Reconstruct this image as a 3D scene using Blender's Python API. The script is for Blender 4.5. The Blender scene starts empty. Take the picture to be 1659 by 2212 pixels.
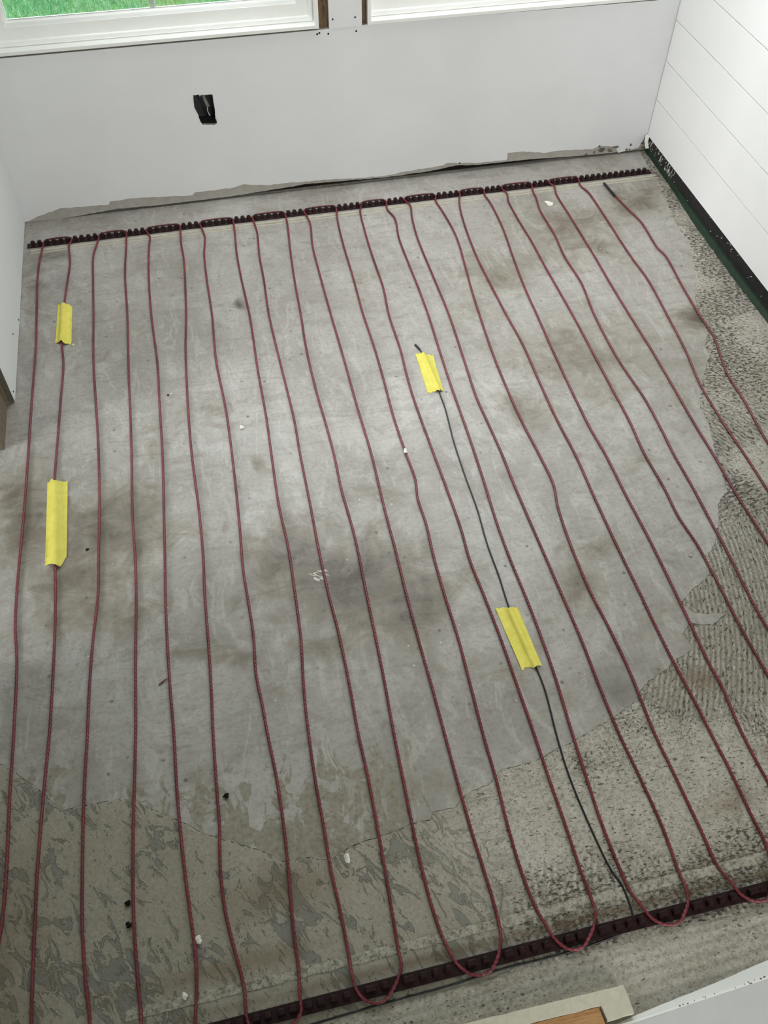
import bpy, bmesh, math, random
import numpy as np
from mathutils import Vector, Matrix
from mathutils.geometry import delaunay_2d_cdt

random.seed(7)
S = bpy.context.scene
COL = S.collection
PI = math.pi

# ------------------------------------------------------------------ camera
cam_d = bpy.data.cameras.new('camera')
cam = bpy.data.objects.new('camera', cam_d)
COL.objects.link(cam)
cam_d.sensor_fit = 'HORIZONTAL'
cam_d.sensor_width = 36.0
cam_d.lens = 40.9167
cam_d.clip_start = 0.02
cam.matrix_world = Matrix((
    (0.9744, 0.1693, -0.1480, 0.4982),
    (-0.2247, 0.7525, -0.6190, -2.4350),
    (0.0066, 0.6364, 0.7713, 1.4293),
    (0, 0, 0, 1)))
S.camera = cam

# ------------------------------------------------------------------ sky and daylight
world = bpy.data.worlds.new('overcast_sky')
S.world = world
world.use_nodes = True
wb = world.node_tree.nodes['Background']
wb.inputs['Color'].default_value = (0.90, 0.96, 1.0, 1)
wb.inputs['Strength'].default_value = 0.18


def area_light(name, loc, aim, sx, sy, watts, col=(1, 1, 1), spread=180):
    l = bpy.data.lights.new(name, 'AREA')
    l.shape = 'RECTANGLE'
    l.size, l.size_y = sx, sy
    l.energy = watts
    l.color = col
    l.spread = math.radians(spread)
    o = bpy.data.objects.new(name, l)
    COL.objects.link(o)
    o.location = loc
    d = Vector(aim) - Vector(loc)
    o.rotation_euler = d.to_track_quat('-Z', 'Y').to_euler()
    return o


# daylight pouring in through the upper part of the two windows in the back wall
area_light('daylight_left_window', (0.54, 0.10, 1.22), (0.80, -0.60, 0.0), 0.62, 0.85, 10.5, (0.95, 0.98, 1.0), 130)  # L1
area_light('daylight_right_window', (1.44, 0.10, 1.22), (1.25, -0.60, 0.0), 0.76, 0.85, 11.5, (0.97, 0.98, 1.0), 130)  # L2
# daylight from a window of the next room, through the opening beyond the left wall
area_light('daylight_left_room', (-4.0, -2.7, 1.9), (1.9, -0.4, 0.4), 1.6, 1.4, 200, (0.97, 0.99, 1.0))  # L3
# daylight from the windows of the open room behind the photographer
area_light('daylight_open_room', (1.7, -5.6, 1.25), (1.1, -0.2, 0.6), 2.2, 1.6, 118, (1.0, 0.98, 0.95))  # L4

# hazy sun on the lawn outside, from the right over the roof
sun_d = bpy.data.lights.new('hazy_sun', 'SUN')
sun_d.energy = 4.6
sun_d.angle = math.radians(12)
sun_d.color = (1.0, 0.98, 0.94)
sun = bpy.data.objects.new('hazy_sun', sun_d)
COL.objects.link(sun)
sun.rotation_euler = (math.radians(-8), math.radians(38), 0)

S.view_settings.view_transform = 'Standard'
S.view_settings.look = 'None'
S.view_settings.gamma = 1.0
S.view_settings.use_curve_mapping = False
S.view_settings.exposure = -0.12


# ------------------------------------------------------------------ helpers
def rgb(r, g, b):
    f = lambda c: (c / 255 / 12.92) if c / 255 <= 0.04045 else ((c / 255 + 0.055) / 1.055) ** 2.4
    return (f(r), f(g), f(b), 1.0)


def lin(c):
    return tuple(c[:3])


class NT:
    """tiny wrapper to write a procedural material in few lines"""

    def __init__(self, name, rough=0.6, spec=0.4):
        self.m = bpy.data.materials.new(name)
        self.m.use_nodes = True
        self.t = self.m.node_tree
        self.b = self.t.nodes['Principled BSDF']
        self.b.inputs['Roughness'].default_value = rough
        self.b.inputs['Specular IOR Level'].default_value = spec
        self.co = None

    def node(self, typ, **kw):
        n = self.t.nodes.new(typ)
        for k, v in kw.items():
            setattr(n, k, v)
        return n

    def link(self, a, b):
        self.t.links.new(a, b)

    def coords(self, scale=(1, 1, 1), rot=0.0):
        tc = self.node('ShaderNodeTexCoord')
        mp = self.node('ShaderNodeMapping')
        mp.inputs['Scale'].default_value = scale
        mp.inputs['Rotation'].default_value = (0, 0, rot)
        self.link(tc.outputs['Object'], mp.inputs['Vector'])
        return mp.outputs['Vector']

    def noise(self, scale, detail=4, rough=0.55, co=None, dist=0.0):
        n = self.node('ShaderNodeTexNoise')
        n.inputs['Scale'].default_value = scale
        n.inputs['Detail'].default_value = detail
        n.inputs['Roughness'].default_value = rough
        n.inputs['Distortion'].default_value = dist
        self.link(co if co is not None else self.coords(), n.inputs['Vector'])
        return n.outputs['Fac']

    def ramp(self, fac, stops):
        r = self.node('ShaderNodeValToRGB')
        e = r.color_ramp.elements
        while len(e) > 1:
            e.remove(e[-1])
        e[0].position, e[0].color = stops[0]
        for p, c in stops[1:]:
            x = e.new(p)
            x.color = c
        self.link(fac, r.inputs['Fac'])
        return r.outputs['Color']

    def rng(self, fac, a, b, c=0.0, d=1.0):
        n = self.node('ShaderNodeMapRange')
        for i, v in zip((1, 2, 3, 4), (a, b, c, d)):
            n.inputs[i].default_value = v
        self.link(fac, n.inputs[0])
        return n.outputs[0]

    def math(self, op, a, b=None):
        n = self.node('ShaderNodeMath', operation=op)
        for i, v in enumerate((a, b)):
            if v is None:
                continue
            if isinstance(v, (int, float)):
                n.inputs[i].default_value = v
            else:
                self.link(v, n.inputs[i])
        return n.outputs[0]

    def mix(self, fac, a, b, mode='MIX'):
        n = self.node('ShaderNodeMix', data_type='RGBA', blend_type=mode)
        for i, v in ((0, fac), (6, a), (7, b)):
            if isinstance(v, (int, float)):
                n.inputs[i].default_value = v
            elif isinstance(v, tuple):
                n.inputs[i].default_value = v
            else:
                self.link(v, n.inputs[i])
        return n.outputs[2]

    def attr(self, name):
        n = self.node('ShaderNodeAttribute', attribute_name=name)
        return n.outputs['Fac']

    def color(self, c):
        if isinstance(c, tuple):
            self.b.inputs['Base Color'].default_value = c
        else:
            self.link(c, self.b.inputs['Base Color'])

    def roughness(self, r):
        self.link(r, self.b.inputs['Roughness'])

    def bump(self, h, strength=0.3, dist=0.001):
        n = self.node('ShaderNodeBump')
        n.inputs['Strength'].default_value = strength
        n.inputs['Distance'].default_value = dist
        self.link(h, n.inputs['Height'])
        self.link(n.outputs['Normal'], self.b.inputs['Normal'])


def plain(name, c, rough=0.6, spec=0.4, var=0.12, scale=40.0, bump=0.0):
    m = NT(name, rough, spec)
    f = m.noise(scale, 4)
    lo = tuple(x * (1 - var) for x in c[:3]) + (1,)
    hi = tuple(min(1, x * (1 + var)) for x in c[:3]) + (1,)
    m.color(m.ramp(f, [(0.3, lo), (0.7, hi)]))
    if bump:
        m.bump(f, bump, 0.001)
    return m.m


def mesh_obj(name, verts, faces, mat, parent=None, smooth=False):
    me = bpy.data.meshes.new(name)
    me.from_pydata([tuple(v) for v in verts], [], [tuple(f) for f in faces])
    me.update()
    if mat:
        me.materials.append(mat)
    if smooth:
        me.polygons.foreach_set('use_smooth', [True] * len(me.polygons))
    o = bpy.data.objects.new(name, me)
    COL.objects.link(o)
    if parent:
        o.parent = parent
    return o


def bm_obj(name, bm, mat, parent=None, smooth=False):
    me = bpy.data.meshes.new(name)
    bmesh.ops.recalc_face_normals(bm, faces=bm.faces[:])
    bm.to_mesh(me)
    bm.free()
    if mat:
        me.materials.append(mat)
    if smooth:
        me.polygons.foreach_set('use_smooth', [True] * len(me.polygons))
    o = bpy.data.objects.new(name, me)
    COL.objects.link(o)
    if parent:
        o.parent = parent
    return o


def add_box(bm, lo, hi, bevel=0.0, M=None):
    r = bmesh.ops.create_cube(bm, size=1.0)
    vs = r['verts']
    for v in vs:
        v.co = Vector([lo[i] + (v.co[i] + 0.5) * (hi[i] - lo[i]) for i in range(3)])
    if bevel:
        es = list({e for v in vs for e in v.link_edges})
        r = bmesh.ops.bevel(bm, geom=es, offset=bevel, segments=2, affect='EDGES', profile=0.6)
        vs = list({v for f in r['faces'] for v in f.verts} | {v for v in vs if v.is_valid})
    if M is not None:
        for v in vs:
            v.co = M @ v.co


def box(name, lo, hi, mat, parent=None, bevel=0.0, M=None):
    bm = bmesh.new()
    add_box(bm, lo, hi, bevel, M)
    return bm_obj(name, bm, mat, parent)


def prism(name, outline, to3, depth, mat, parent=None, holes=()):
    """flat outline (2-D, with holes) given thickness; to3(u, v, d) -> xyz"""
    loops = [outline] + list(holes)
    bm = bmesh.new()
    es, rings = [], []
    for lp in loops:
        vs = [bm.verts.new(to3(u, v, 0.0)) for u, v in lp]
        rings.append(vs)
        for i in range(len(vs)):
            es.append(bm.edges.new((vs[i], vs[(i + 1) % len(vs)])))
    front = bmesh.ops.triangle_fill(bm, use_beauty=True, use_dissolve=False, edges=es)['geom']
    front = [f for f in front if isinstance(f, bmesh.types.BMFace)]
    back = {}
    for lp, vs in zip(loops, rings):
        for (u, v), a in zip(lp, vs):
            back[a] = bm.verts.new(to3(u, v, depth))
    for f in front:
        bm.faces.new([back[v] for v in reversed(f.verts)])
    for vs in rings:
        for i in range(len(vs)):
            a, b = vs[i], vs[(i + 1) % len(vs)]
            bm.faces.new((a, b, back[b], back[a]))
    return bm_obj(name, bm, mat, parent)


def structure(o):
    o['kind'] = 'structure'
    return o


def tag(o, label, cat, group=None, kind=None):
    o['label'] = label
    o['category'] = cat
    if group:
        o['group'] = group
    if kind:
        o['kind'] = kind
    return o


def empty(name, loc=(0, 0, 0)):
    o = bpy.data.objects.new(name, None)
    COL.objects.link(o)
    o.location = loc
    o.empty_display_size = 0.05
    return o


def vnoise(x, y, seed=0):
    """smooth value noise 0..1 on arrays"""
    xi = np.floor(x).astype(np.int64)
    yi = np.floor(y).astype(np.int64)
    fx, fy = x - xi, y - yi
    fx = fx * fx * (3 - 2 * fx)
    fy = fy * fy * (3 - 2 * fy)

    def h(a, b):
        n = (a * 374761393 + b * 668265263 + seed * 974634777) & 0xFFFFFFFF
        n = ((n ^ (n >> 13)) * 1274126177) & 0xFFFFFFFF
        n = n ^ (n >> 16)
        return (n & 0xFFFF) / 65535.0
    a, b, c, d = h(xi, yi), h(xi + 1, yi), h(xi, yi + 1), h(xi + 1, yi + 1)
    return (a * (1 - fx) + b * fx) * (1 - fy) + (c * (1 - fx) + d * fx) * fy


def fbm(x, y, seed=0, oct=4, gain=0.5):
    s, a, t = 0.0, 1.0, 0.0
    for k in range(oct):
        s = s + a * vnoise(x * 2 ** k + 17.3 * k, y * 2 ** k - 9.1 * k, seed + k)
        t += a
        a *= gain
    return s / t


def sstep(x, a, b):
    t = np.clip((x - a) / (b - a), 0, 1)
    return t * t * (3 - 2 * t)


def inside(px, py, poly):
    r = np.zeros(px.shape, bool)
    n = len(poly)
    for i in range(n):
        x0, y0 = poly[i]
        x1, y1 = poly[(i + 1) % n]
        if y0 == y1:
            continue
        c = ((y0 > py) != (y1 > py)) & (px < (x1 - x0) * (py - y0) / (y1 - y0) + x0)
        r ^= c
    return r


def rough_outline(poly, step, amp, seed, closed=True):
    """resample an outline and make it a little ragged"""
    out = []
    rnd = random.Random(seed)
    n = len(poly)
    for i in range(n if closed else n - 1):
        a, b = Vector(poly[i]), Vector(poly[(i + 1) % n])
        d = b - a
        k = max(1, int(d.length / step))
        nrm = Vector((-d.y, d.x)).normalized() if d.length > 0 else Vector((0, 0))
        for j in range(k):
            p = a + d * (j / k)
            if j:
                p += nrm * rnd.uniform(-amp, amp)
            out.append((p.x, p.y))
    if not closed:
        out.append(tuple(poly[-1]))
    return out


def catmull(pts, step):
    """smooth curve through points, sampled every `step`"""
    p = [np.array(q, float) for q in pts]
    p = [2 * p[0] - p[1]] + p + [2 * p[-1] - p[-2]]
    out = []
    for i in range(1, len(p) - 2):
        a, b, c, d = p[i - 1], p[i], p[i + 1], p[i + 2]
        t1 = max(np.linalg.norm(b - a), 1e-5) ** 0.5
        t2 = max(np.linalg.norm(c - b), 1e-5) ** 0.5
        t3 = max(np.linalg.norm(d - c), 1e-5) ** 0.5
        m1 = t2 * ((b - a) / t1 - (c - a) / (t1 + t2) + (c - b) / t2)
        m2 = t2 * ((c - b) / t2 - (d - b) / (t2 + t3) + (d - c) / t3)
        n = max(1, int(np.linalg.norm(c - b) / step))
        t = (np.arange(n) / n)[:, None]
        out.append((2 * t ** 3 - 3 * t ** 2 + 1) * b + (t ** 3 - 2 * t ** 2 + t) * m1
                   + (-2 * t ** 3 + 3 * t ** 2) * c + (t ** 3 - t ** 2) * m2)
    out.append(p[-2][None, :])
    return np.concatenate(out)


def sweep(name, path, radius_fn, nseg, mat, parent=None):
    """tube along an Nx3 path; radius_fn(arclength array, angle array) -> radii"""
    N = len(path)
    t = np.gradient(path, axis=0)
    t /= np.linalg.norm(t, axis=1)[:, None] + 1e-12
    up = np.array([0, 0, 1.0])
    side = np.cross(t, up)
    ln = np.linalg.norm(side, axis=1)
    side[ln < 1e-4] = (1, 0, 0)
    side /= np.linalg.norm(side, axis=1)[:, None]
    nrm = np.cross(side, t)
    s = np.concatenate([[0], np.cumsum(np.linalg.norm(np.diff(path, axis=0), axis=1))])
    ang = np.arange(nseg) * 2 * PI / nseg
    R = radius_fn(s[:, None], ang[None, :])
    V = path[:, None, :] + R[..., None] * (np.cos(ang)[None, :, None] * side[:, None, :] + np.sin(ang)[None, :, None] * nrm[:, None, :])
    V = V.reshape(-1, 3)
    i = np.arange(N - 1)[:, None] * nseg
    j = np.arange(nseg)[None, :]
    k = (j + 1) % nseg
    F = np.stack([i + j, i + k, i + nseg + k, i + nseg + j], -1).reshape(-1, 4)
    me = bpy.data.meshes.new(name)
    me.vertices.add(len(V))
    me.vertices.foreach_set('co', V.ravel())
    me.loops.add(F.size)
    me.polygons.add(len(F))
    me.loops.foreach_set('vertex_index', F.ravel())
    me.polygons.foreach_set('loop_start', np.arange(len(F)) * 4)
    me.polygons.foreach_set('use_smooth', np.ones(len(F), bool))
    me.update(calc_edges=True)
    me.validate()
    me.materials.append(mat)
    o = bpy.data.objects.new(name, me)
    COL.objects.link(o)
    if parent:
        o.parent = parent
    return o


# ------------------------------------------------------------------ measured layout (metres, floor or wall plane)
CABLE = [(1.7326,-0.2276),(1.7437,-0.3213),(1.7523,-0.386),(1.7447,-0.5161),(1.7503,-0.5564),(1.735,-0.7018),(1.7253,-0.8219),(1.7207,-0.9076),(1.6892,-1.045),(1.6822,-1.1525),(1.6681,-1.2864),(1.673,-1.4541),(1.6731,-1.6218),(1.6722,-1.7896),(1.6623,-1.9573),(1.6671,-2.125),(1.6622,-2.163),(1.6602,-2.174),(1.6461,-2.1865),(1.6241,-2.19),(1.6021,-2.1865),(1.586,-2.172),(1.5811,-2.125),(1.5794,-1.9478),(1.5849,-1.7705),(1.5987,-1.5932),(1.5973,-1.416),(1.5992,-1.3035),(1.5995,-1.1978),(1.6056,-1.0776),(1.6275,-0.9424),(1.6424,-0.8036),(1.656,-0.6525),(1.6542,-0.5306),(1.6609,-0.2903),(1.6604,-0.1985),(1.65,-0.1556),(1.6562,-0.131),(1.6557,-0.119),(1.6442,-0.1115),(1.6086,-0.1085),(1.573,-0.1115),(1.5615,-0.119),(1.561,-0.131),(1.5688,-0.1515),(1.562,-0.1903),(1.5599,-0.3063),(1.5546,-0.52),(1.5494,-0.6502),(1.5465,-0.7823),(1.5442,-0.933),(1.5385,-1.0793),(1.5329,-1.1907),(1.5309,-1.2882),(1.5249,-1.42),(1.5247,-1.492),(1.5248,-1.5486),(1.5176,-1.7407),(1.5207,-1.9329),(1.5153,-2.125),(1.5104,-2.163),(1.5084,-2.174),(1.4943,-2.1865),(1.4723,-2.19),(1.4503,-2.1865),(1.4342,-2.172),(1.4293,-2.125),(1.4306,-1.9307),(1.4221,-1.7365),(1.4252,-1.6498),(1.4323,-1.5582),(1.4361,-1.4785),(1.4421,-1.3675),(1.4444,-1.2688),(1.4499,-1.1952),(1.4547,-1.0936),(1.4489,-0.9388),(1.4567,-0.7624),(1.4736,-0.6228),(1.4723,-0.5019),(1.4825,-0.3876),(1.484,-0.2643),(1.4959,-0.1891),(1.4975,-0.1548),(1.5038,-0.131),(1.5033,-0.119),(1.4918,-0.1115),(1.4562,-0.1085),(1.4206,-0.1115),(1.4091,-0.119),(1.4086,-0.131),(1.4151,-0.1581),(1.4079,-0.1935),(1.405,-0.2849),(1.406,-0.4182),(1.4031,-0.5424),(1.4012,-0.7501),(1.3969,-0.9002),(1.3928,-1.0301),(1.389,-1.1507),(1.3803,-1.2545),(1.3801,-1.3604),(1.3758,-1.4392),(1.381,-1.5161),(1.377,-1.6389),(1.3728,-1.7307),(1.3725,-1.8271),(1.3635,-2.125),(1.3586,-2.163),(1.3566,-2.174),(1.3425,-2.1865),(1.3205,-2.19),(1.2985,-2.1865),(1.2824,-2.172),(1.2775,-2.125),(1.2718,-2.0114),(1.2717,-1.9166),(1.2791,-1.8302),(1.2784,-1.776),(1.2827,-1.689),(1.2859,-1.6183),(1.2886,-1.5496),(1.2909,-1.4648),(1.291,-1.3674),(1.2939,-1.2351),(1.2913,-1.1521),(1.2931,-1.0737),(1.2998,-0.9145),(1.3103,-0.7299),(1.3163,-0.6197),(1.3295,-0.4817),(1.3475,-0.3216),(1.3514,-0.1837),(1.3463,-0.1484),(1.3514,-0.131),(1.3509,-0.119),(1.3394,-0.1115),(1.3133,-0.1085),(1.2872,-0.1115),(1.2757,-0.119),(1.2752,-0.131),(1.2667,-0.152),(1.2553,-0.2014),(1.2424,-0.2985),(1.2319,-0.4489),(1.2313,-0.5799),(1.2324,-0.7127),(1.2358,-0.837),(1.2294,-0.9937),(1.2262,-1.1143),(1.2278,-1.2203),(1.2229,-1.3387),(1.2198,-1.4298),(1.2177,-1.5277),(1.2172,-1.6028),(1.2153,-1.6791),(1.2153,-1.7517),(1.2173,-1.8352),(1.2176,-1.9043),(1.219,-1.9743),(1.217,-2.0516),(1.2144,-2.1165),(1.1743,-2.1819),(1.1544,-2.1809),(1.138,-2.1673),(1.1315,-2.1452),(1.1254,-2.1257),(1.1244,-2.054),(1.1231,-1.9693),(1.1214,-1.8825),(1.1277,-1.7618),(1.127,-1.675),(1.1227,-1.5815),(1.1238,-1.5184),(1.1268,-1.4527),(1.136,-1.3592),(1.149,-1.2948),(1.1486,-1.2026),(1.1454,-1.1194),(1.1455,-0.9999),(1.1506,-0.8635),(1.1641,-0.6975),(1.1736,-0.5985),(1.188,-0.4839),(1.2032,-0.3381),(1.1995,-0.2019),(1.1939,-0.1439),(1.199,-0.131),(1.1985,-0.119),(1.187,-0.1115),(1.1514,-0.1085),(1.1158,-0.1115),(1.1042,-0.119),(1.1038,-0.131),(1.1131,-0.1574),(1.1034,-0.2186),(1.0927,-0.3257),(1.0895,-0.5058),(1.0863,-0.6803),(1.0736,-0.873),(1.0653,-0.9985),(1.0666,-1.0864),(1.0675,-1.1844),(1.0653,-1.276),(1.065,-1.3693),(1.0654,-1.4694),(1.0656,-1.5686),(1.0654,-1.6768),(1.0622,-1.7665),(1.0602,-1.8686),(1.0634,-1.9515),(1.0653,-2.0405),(1.0609,-2.111),(1.0593,-2.1394),(1.0531,-2.159),(1.0257,-2.183),(1.0071,-2.1821),(0.9897,-2.17),(0.981,-2.1495),(0.9731,-2.1232),(0.9714,-2.0905),(0.9706,-2.0151),(0.9751,-1.9314),(0.9808,-1.8505),(0.9894,-1.7451),(0.9935,-1.6448),(0.9944,-1.5525),(0.9935,-1.4771),(0.9954,-1.3793),(1.0023,-1.2755),(1.0086,-1.1712),(1.0134,-1.0589),(1.0173,-0.9464),(1.0238,-0.8263),(1.0334,-0.6685),(1.037,-0.5579),(1.0382,-0.4508),(1.0411,-0.3143),(1.053,-0.2076),(1.0418,-0.1597),(1.0466,-0.131),(1.0461,-0.119),(1.0346,-0.1115),(1.0085,-0.1085),(0.9824,-0.1115),(0.9709,-0.119),(0.9704,-0.131),(0.9625,-0.1499),(0.9541,-0.2473),(0.9479,-0.3863),(0.945,-0.5313),(0.9334,-0.6464),(0.9301,-0.7873),(0.9221,-0.8913),(0.9185,-0.9738),(0.9185,-1.151),(0.919,-1.2568),(0.918,-1.3682),(0.9129,-1.453),(0.9152,-1.5346),(0.9172,-1.638),(0.9164,-1.7236),(0.915,-1.8355),(0.9125,-1.9255),(0.9116,-2.0055),(0.9098,-2.0765),(0.9106,-2.116),(0.905,-2.1493),(0.8698,-2.1831),(0.8506,-2.1814),(0.8348,-2.1646),(0.8267,-2.1381),(0.8205,-2.1024),(0.8176,-2.0554),(0.8193,-1.9844),(0.8247,-1.9055),(0.8278,-1.8157),(0.8336,-1.7194),(0.8388,-1.6254),(0.8405,-1.5177),(0.8442,-1.4195),(0.8504,-1.3403),(0.8508,-1.2685),(0.8591,-1.2159),(0.8577,-1.1374),(0.8578,-1.0162),(0.8636,-0.8952),(0.8679,-0.7735),(0.8687,-0.632),(0.876,-0.4479),(0.8795,-0.3139),(0.8876,-0.1837),(0.8942,-0.131),(0.8937,-0.119),(0.8822,-0.1115),(0.8466,-0.1085),(0.811,-0.1115),(0.7994,-0.119),(0.799,-0.131),(0.8064,-0.1782),(0.7939,-0.2951),(0.7896,-0.4288),(0.7865,-0.6138),(0.7847,-0.8174),(0.7822,-0.9676),(0.7818,-1.1204),(0.7772,-1.225),(0.7743,-1.2909),(0.772,-1.385),(0.7676,-1.5013),(0.7649,-1.6139),(0.764,-1.7085),(0.762,-1.8008),(0.7599,-1.899),(0.7592,-1.9746),(0.7604,-2.0423),(0.761,-2.0888),(0.7582,-2.1325),(0.7513,-2.1541),(0.729,-2.1817),(0.7122,-2.1855),(0.6945,-2.1783),(0.6802,-2.1616),(0.6717,-2.1293),(0.6666,-2.081),(0.6654,-2.0206),(0.6667,-1.965),(0.6702,-1.8949),(0.6758,-1.7811),(0.6829,-1.6707),(0.6868,-1.591),(0.6913,-1.484),(0.6976,-1.3374),(0.6961,-1.2068),(0.6999,-1.102),(0.6999,-1.0121),(0.698,-0.8835),(0.7016,-0.7183),(0.7102,-0.5969),(0.7175,-0.4557),(0.7291,-0.3039),(0.7419,-0.1641),(0.7418,-0.131),(0.7413,-0.119),(0.7298,-0.1115),(0.6942,-0.1085),(0.6586,-0.1115),(0.6471,-0.119),(0.6466,-0.131),(0.6501,-0.1926),(0.6411,-0.3073),(0.6373,-0.4274),(0.6293,-0.579),(0.6296,-0.7829),(0.6308,-0.9733),(0.6262,-1.0855),(0.6228,-1.2372),(0.6193,-1.3506),(0.6185,-1.4676),(0.6206,-1.5656),(0.6187,-1.6755),(0.6148,-1.7673),(0.6143,-1.8534),(0.6118,-1.9254),(0.6084,-2.0039),(0.6049,-2.0635),(0.6015,-2.1231),(0.5989,-2.1514),(0.5656,-2.1858),(0.5456,-2.1837),(0.5316,-2.1695),(0.5271,-2.1476),(0.5279,-2.1095),(0.527,-2.0422),(0.5249,-1.9885),(0.5262,-1.9214),(0.5266,-1.8334),(0.5303,-1.7481),(0.533,-1.7032),(0.5398,-1.6333),(0.5487,-1.5598),(0.5546,-1.4531),(0.5592,-1.3371),(0.5574,-1.2225),(0.5636,-1.0714),(0.5691,-0.9517),(0.572,-0.7875),(0.5801,-0.568),(0.5787,-0.4144),(0.5807,-0.2826),(0.5879,-0.1789),(0.5894,-0.131),(0.5889,-0.119),(0.5774,-0.1115),(0.5418,-0.1085),(0.5061,-0.1115),(0.4947,-0.119),(0.4942,-0.131),(0.5013,-0.1837),(0.4913,-0.2743),(0.4871,-0.3942),(0.4852,-0.547),(0.4766,-0.7312),(0.4804,-0.9002),(0.4778,-1.0522),(0.4696,-1.2546),(0.4624,-1.375),(0.4625,-1.4323),(0.4623,-1.5298),(0.4562,-1.6144),(0.4585,-1.6723),(0.4599,-1.7321),(0.4638,-1.8315),(0.4625,-1.9107),(0.4593,-1.9735),(0.4537,-2.0494),(0.4517,-2.1177),(0.4481,-2.1512),(0.4478,-2.163),(0.4458,-2.174),(0.4317,-2.1865),(0.4097,-2.19),(0.3877,-2.1865),(0.3716,-2.172),(0.3705,-2.1211),(0.3622,-2.065),(0.3555,-2.0133),(0.3547,-1.9496),(0.3611,-1.876),(0.3634,-1.8045),(0.3676,-1.7111),(0.3721,-1.6433),(0.3767,-1.5566),(0.3819,-1.4141),(0.3874,-1.3285),(0.3906,-1.2046),(0.3901,-1.0326),(0.3948,-0.8811),(0.4069,-0.671),(0.4197,-0.5325),(0.4251,-0.4535),(0.4341,-0.2842),(0.4329,-0.204),(0.437,-0.131),(0.4365,-0.119),(0.425,-0.1115),(0.3894,-0.1085),(0.3538,-0.1115),(0.3422,-0.119),(0.3417,-0.131),(0.3491,-0.155),(0.3442,-0.1961),(0.3354,-0.3285),(0.3319,-0.513),(0.335,-0.7085),(0.3303,-0.8667),(0.3266,-1.0183),(0.3182,-1.1883),(0.3117,-1.3114),(0.3067,-1.3971),(0.3028,-1.5041),(0.3008,-1.6034),(0.3006,-1.6958),(0.298,-1.8019),(0.2984,-1.8733),(0.2999,-1.9371),(0.3031,-2.0081),(0.3055,-2.0747),(0.296,-2.163),(0.294,-2.174),(0.2799,-2.1865),(0.2579,-2.19),(0.2359,-2.1865),(0.2198,-2.172),(0.2226,-2.1368),(0.2205,-2.0867),(0.2183,-2.0056),(0.2202,-1.9189),(0.2286,-1.7861),(0.2359,-1.6811),(0.2426,-1.5413),(0.251,-1.3845),(0.2533,-1.2983),(0.2534,-1.1738),(0.2592,-1.0032),(0.2628,-0.8516),(0.2649,-0.7277),(0.2712,-0.4996),(0.2727,-0.3146),(0.2824,-0.1708),(0.2846,-0.131),(0.2841,-0.119),(0.2726,-0.1115),(0.2465,-0.1085),(0.2204,-0.1115),(0.2089,-0.119),(0.2084,-0.131),(0.1909,-0.2081),(0.1875,-0.328),(0.1859,-0.4806),(0.1825,-0.6658),(0.1851,-0.8182),(0.1877,-0.9872),(0.1866,-1.1259),(0.1813,-1.282),(0.1785,-1.3682),(0.1659,-1.4834),(0.1574,-1.5946),(0.154,-1.6625),(0.1472,-1.7676),(0.1428,-1.9012),(0.1419,-1.9881),(0.1457,-2.0633),(0.1507,-2.1203),(0.1442,-2.163),(0.1422,-2.174),(0.1281,-2.1865),(0.1061,-2.19),(0.0841,-2.1865),(0.068,-2.172),(0.07,-2.1018),(0.07,-2.0459),(0.0716,-1.972),(0.0739,-1.8854),(0.0817,-1.7526),(0.0894,-1.6478),(0.0958,-1.4828),(0.0973,-1.3498),(0.0959,-1.2864),(0.0959,-1.1705),(0.0929,-1.0439),(0.0963,-0.9667),(0.1055,-0.776),(0.1105,-0.6585),(0.107,-0.5861),(0.1102,-0.5026),(0.1123,-0.4147),(0.1206,-0.3132),(0.1268,-0.2387),(0.1257,-0.148),(0.1322,-0.131),(0.1317,-0.119),(0.1202,-0.1115),(0.0941,-0.1085),(0.068,-0.1115),(0.0565,-0.119),(0.056,-0.131),(0.0469,-0.1876),(0.0414,-0.285),(0.0424,-0.4488),(0.0431,-0.5901),(0.0392,-0.753),(0.035,-0.953),(0.031,-1.1238),(0.0258,-1.2529),(0.0232,-1.3331),(0.0234,-1.4147),(0.0287,-1.4928),(0.0289,-1.6341),(0.0268,-1.7401),(0.0264,-1.8746),(0.0229,-1.9541),(-0.005,-2.15),(0.0,-2.25),(0.02,-2.36)]
SENSOR = [(0.9713,-0.7758),(0.9794,-0.8049),(0.9821,-0.8625),(0.9843,-0.9199),(0.9842,-0.9584),(0.9829,-1.0167),(0.9734,-1.1214),(0.9687,-1.2303),(0.9669,-1.3273),(0.9601,-1.4185),(0.9586,-1.5041),(0.9551,-1.5767),(0.9571,-1.63),(0.9594,-1.6773),(0.9625,-1.7182),(0.963,-1.7573),(0.9601,-1.7899),(0.9537,-1.8434),(0.948,-1.9159),(0.9496,-1.9978),(0.9577,-2.0868),(0.9643,-2.1085),(0.9662,-2.1351),(0.9645,-2.1569),(0.9619,-2.1665),(0.9539,-2.1728),(0.937,-2.177),(0.8903,-2.1815),(0.8497,-2.1834),(0.8048,-2.1841),(0.7565,-2.1833),(0.6628,-2.1871),(0.5873,-2.1877),(0.4628,-2.191),(0.3825,-2.1954)]
TAPES = [[(0.0956,-0.4144),(0.1322,-0.4285),(0.1294,-0.5887),(0.0899,-0.5725)],[(0.0772,-1.0468),(0.1202,-1.0551),(0.1174,-1.2874),(0.0758,-1.278)],[(0.9629,-0.8085),(1.0044,-0.8231),(0.9951,-0.9559),(0.9567,-0.9539)],[(0.9287,-1.5762),(0.971,-1.5824),(0.9745,-1.7168),(0.9353,-1.7129)]]
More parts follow.
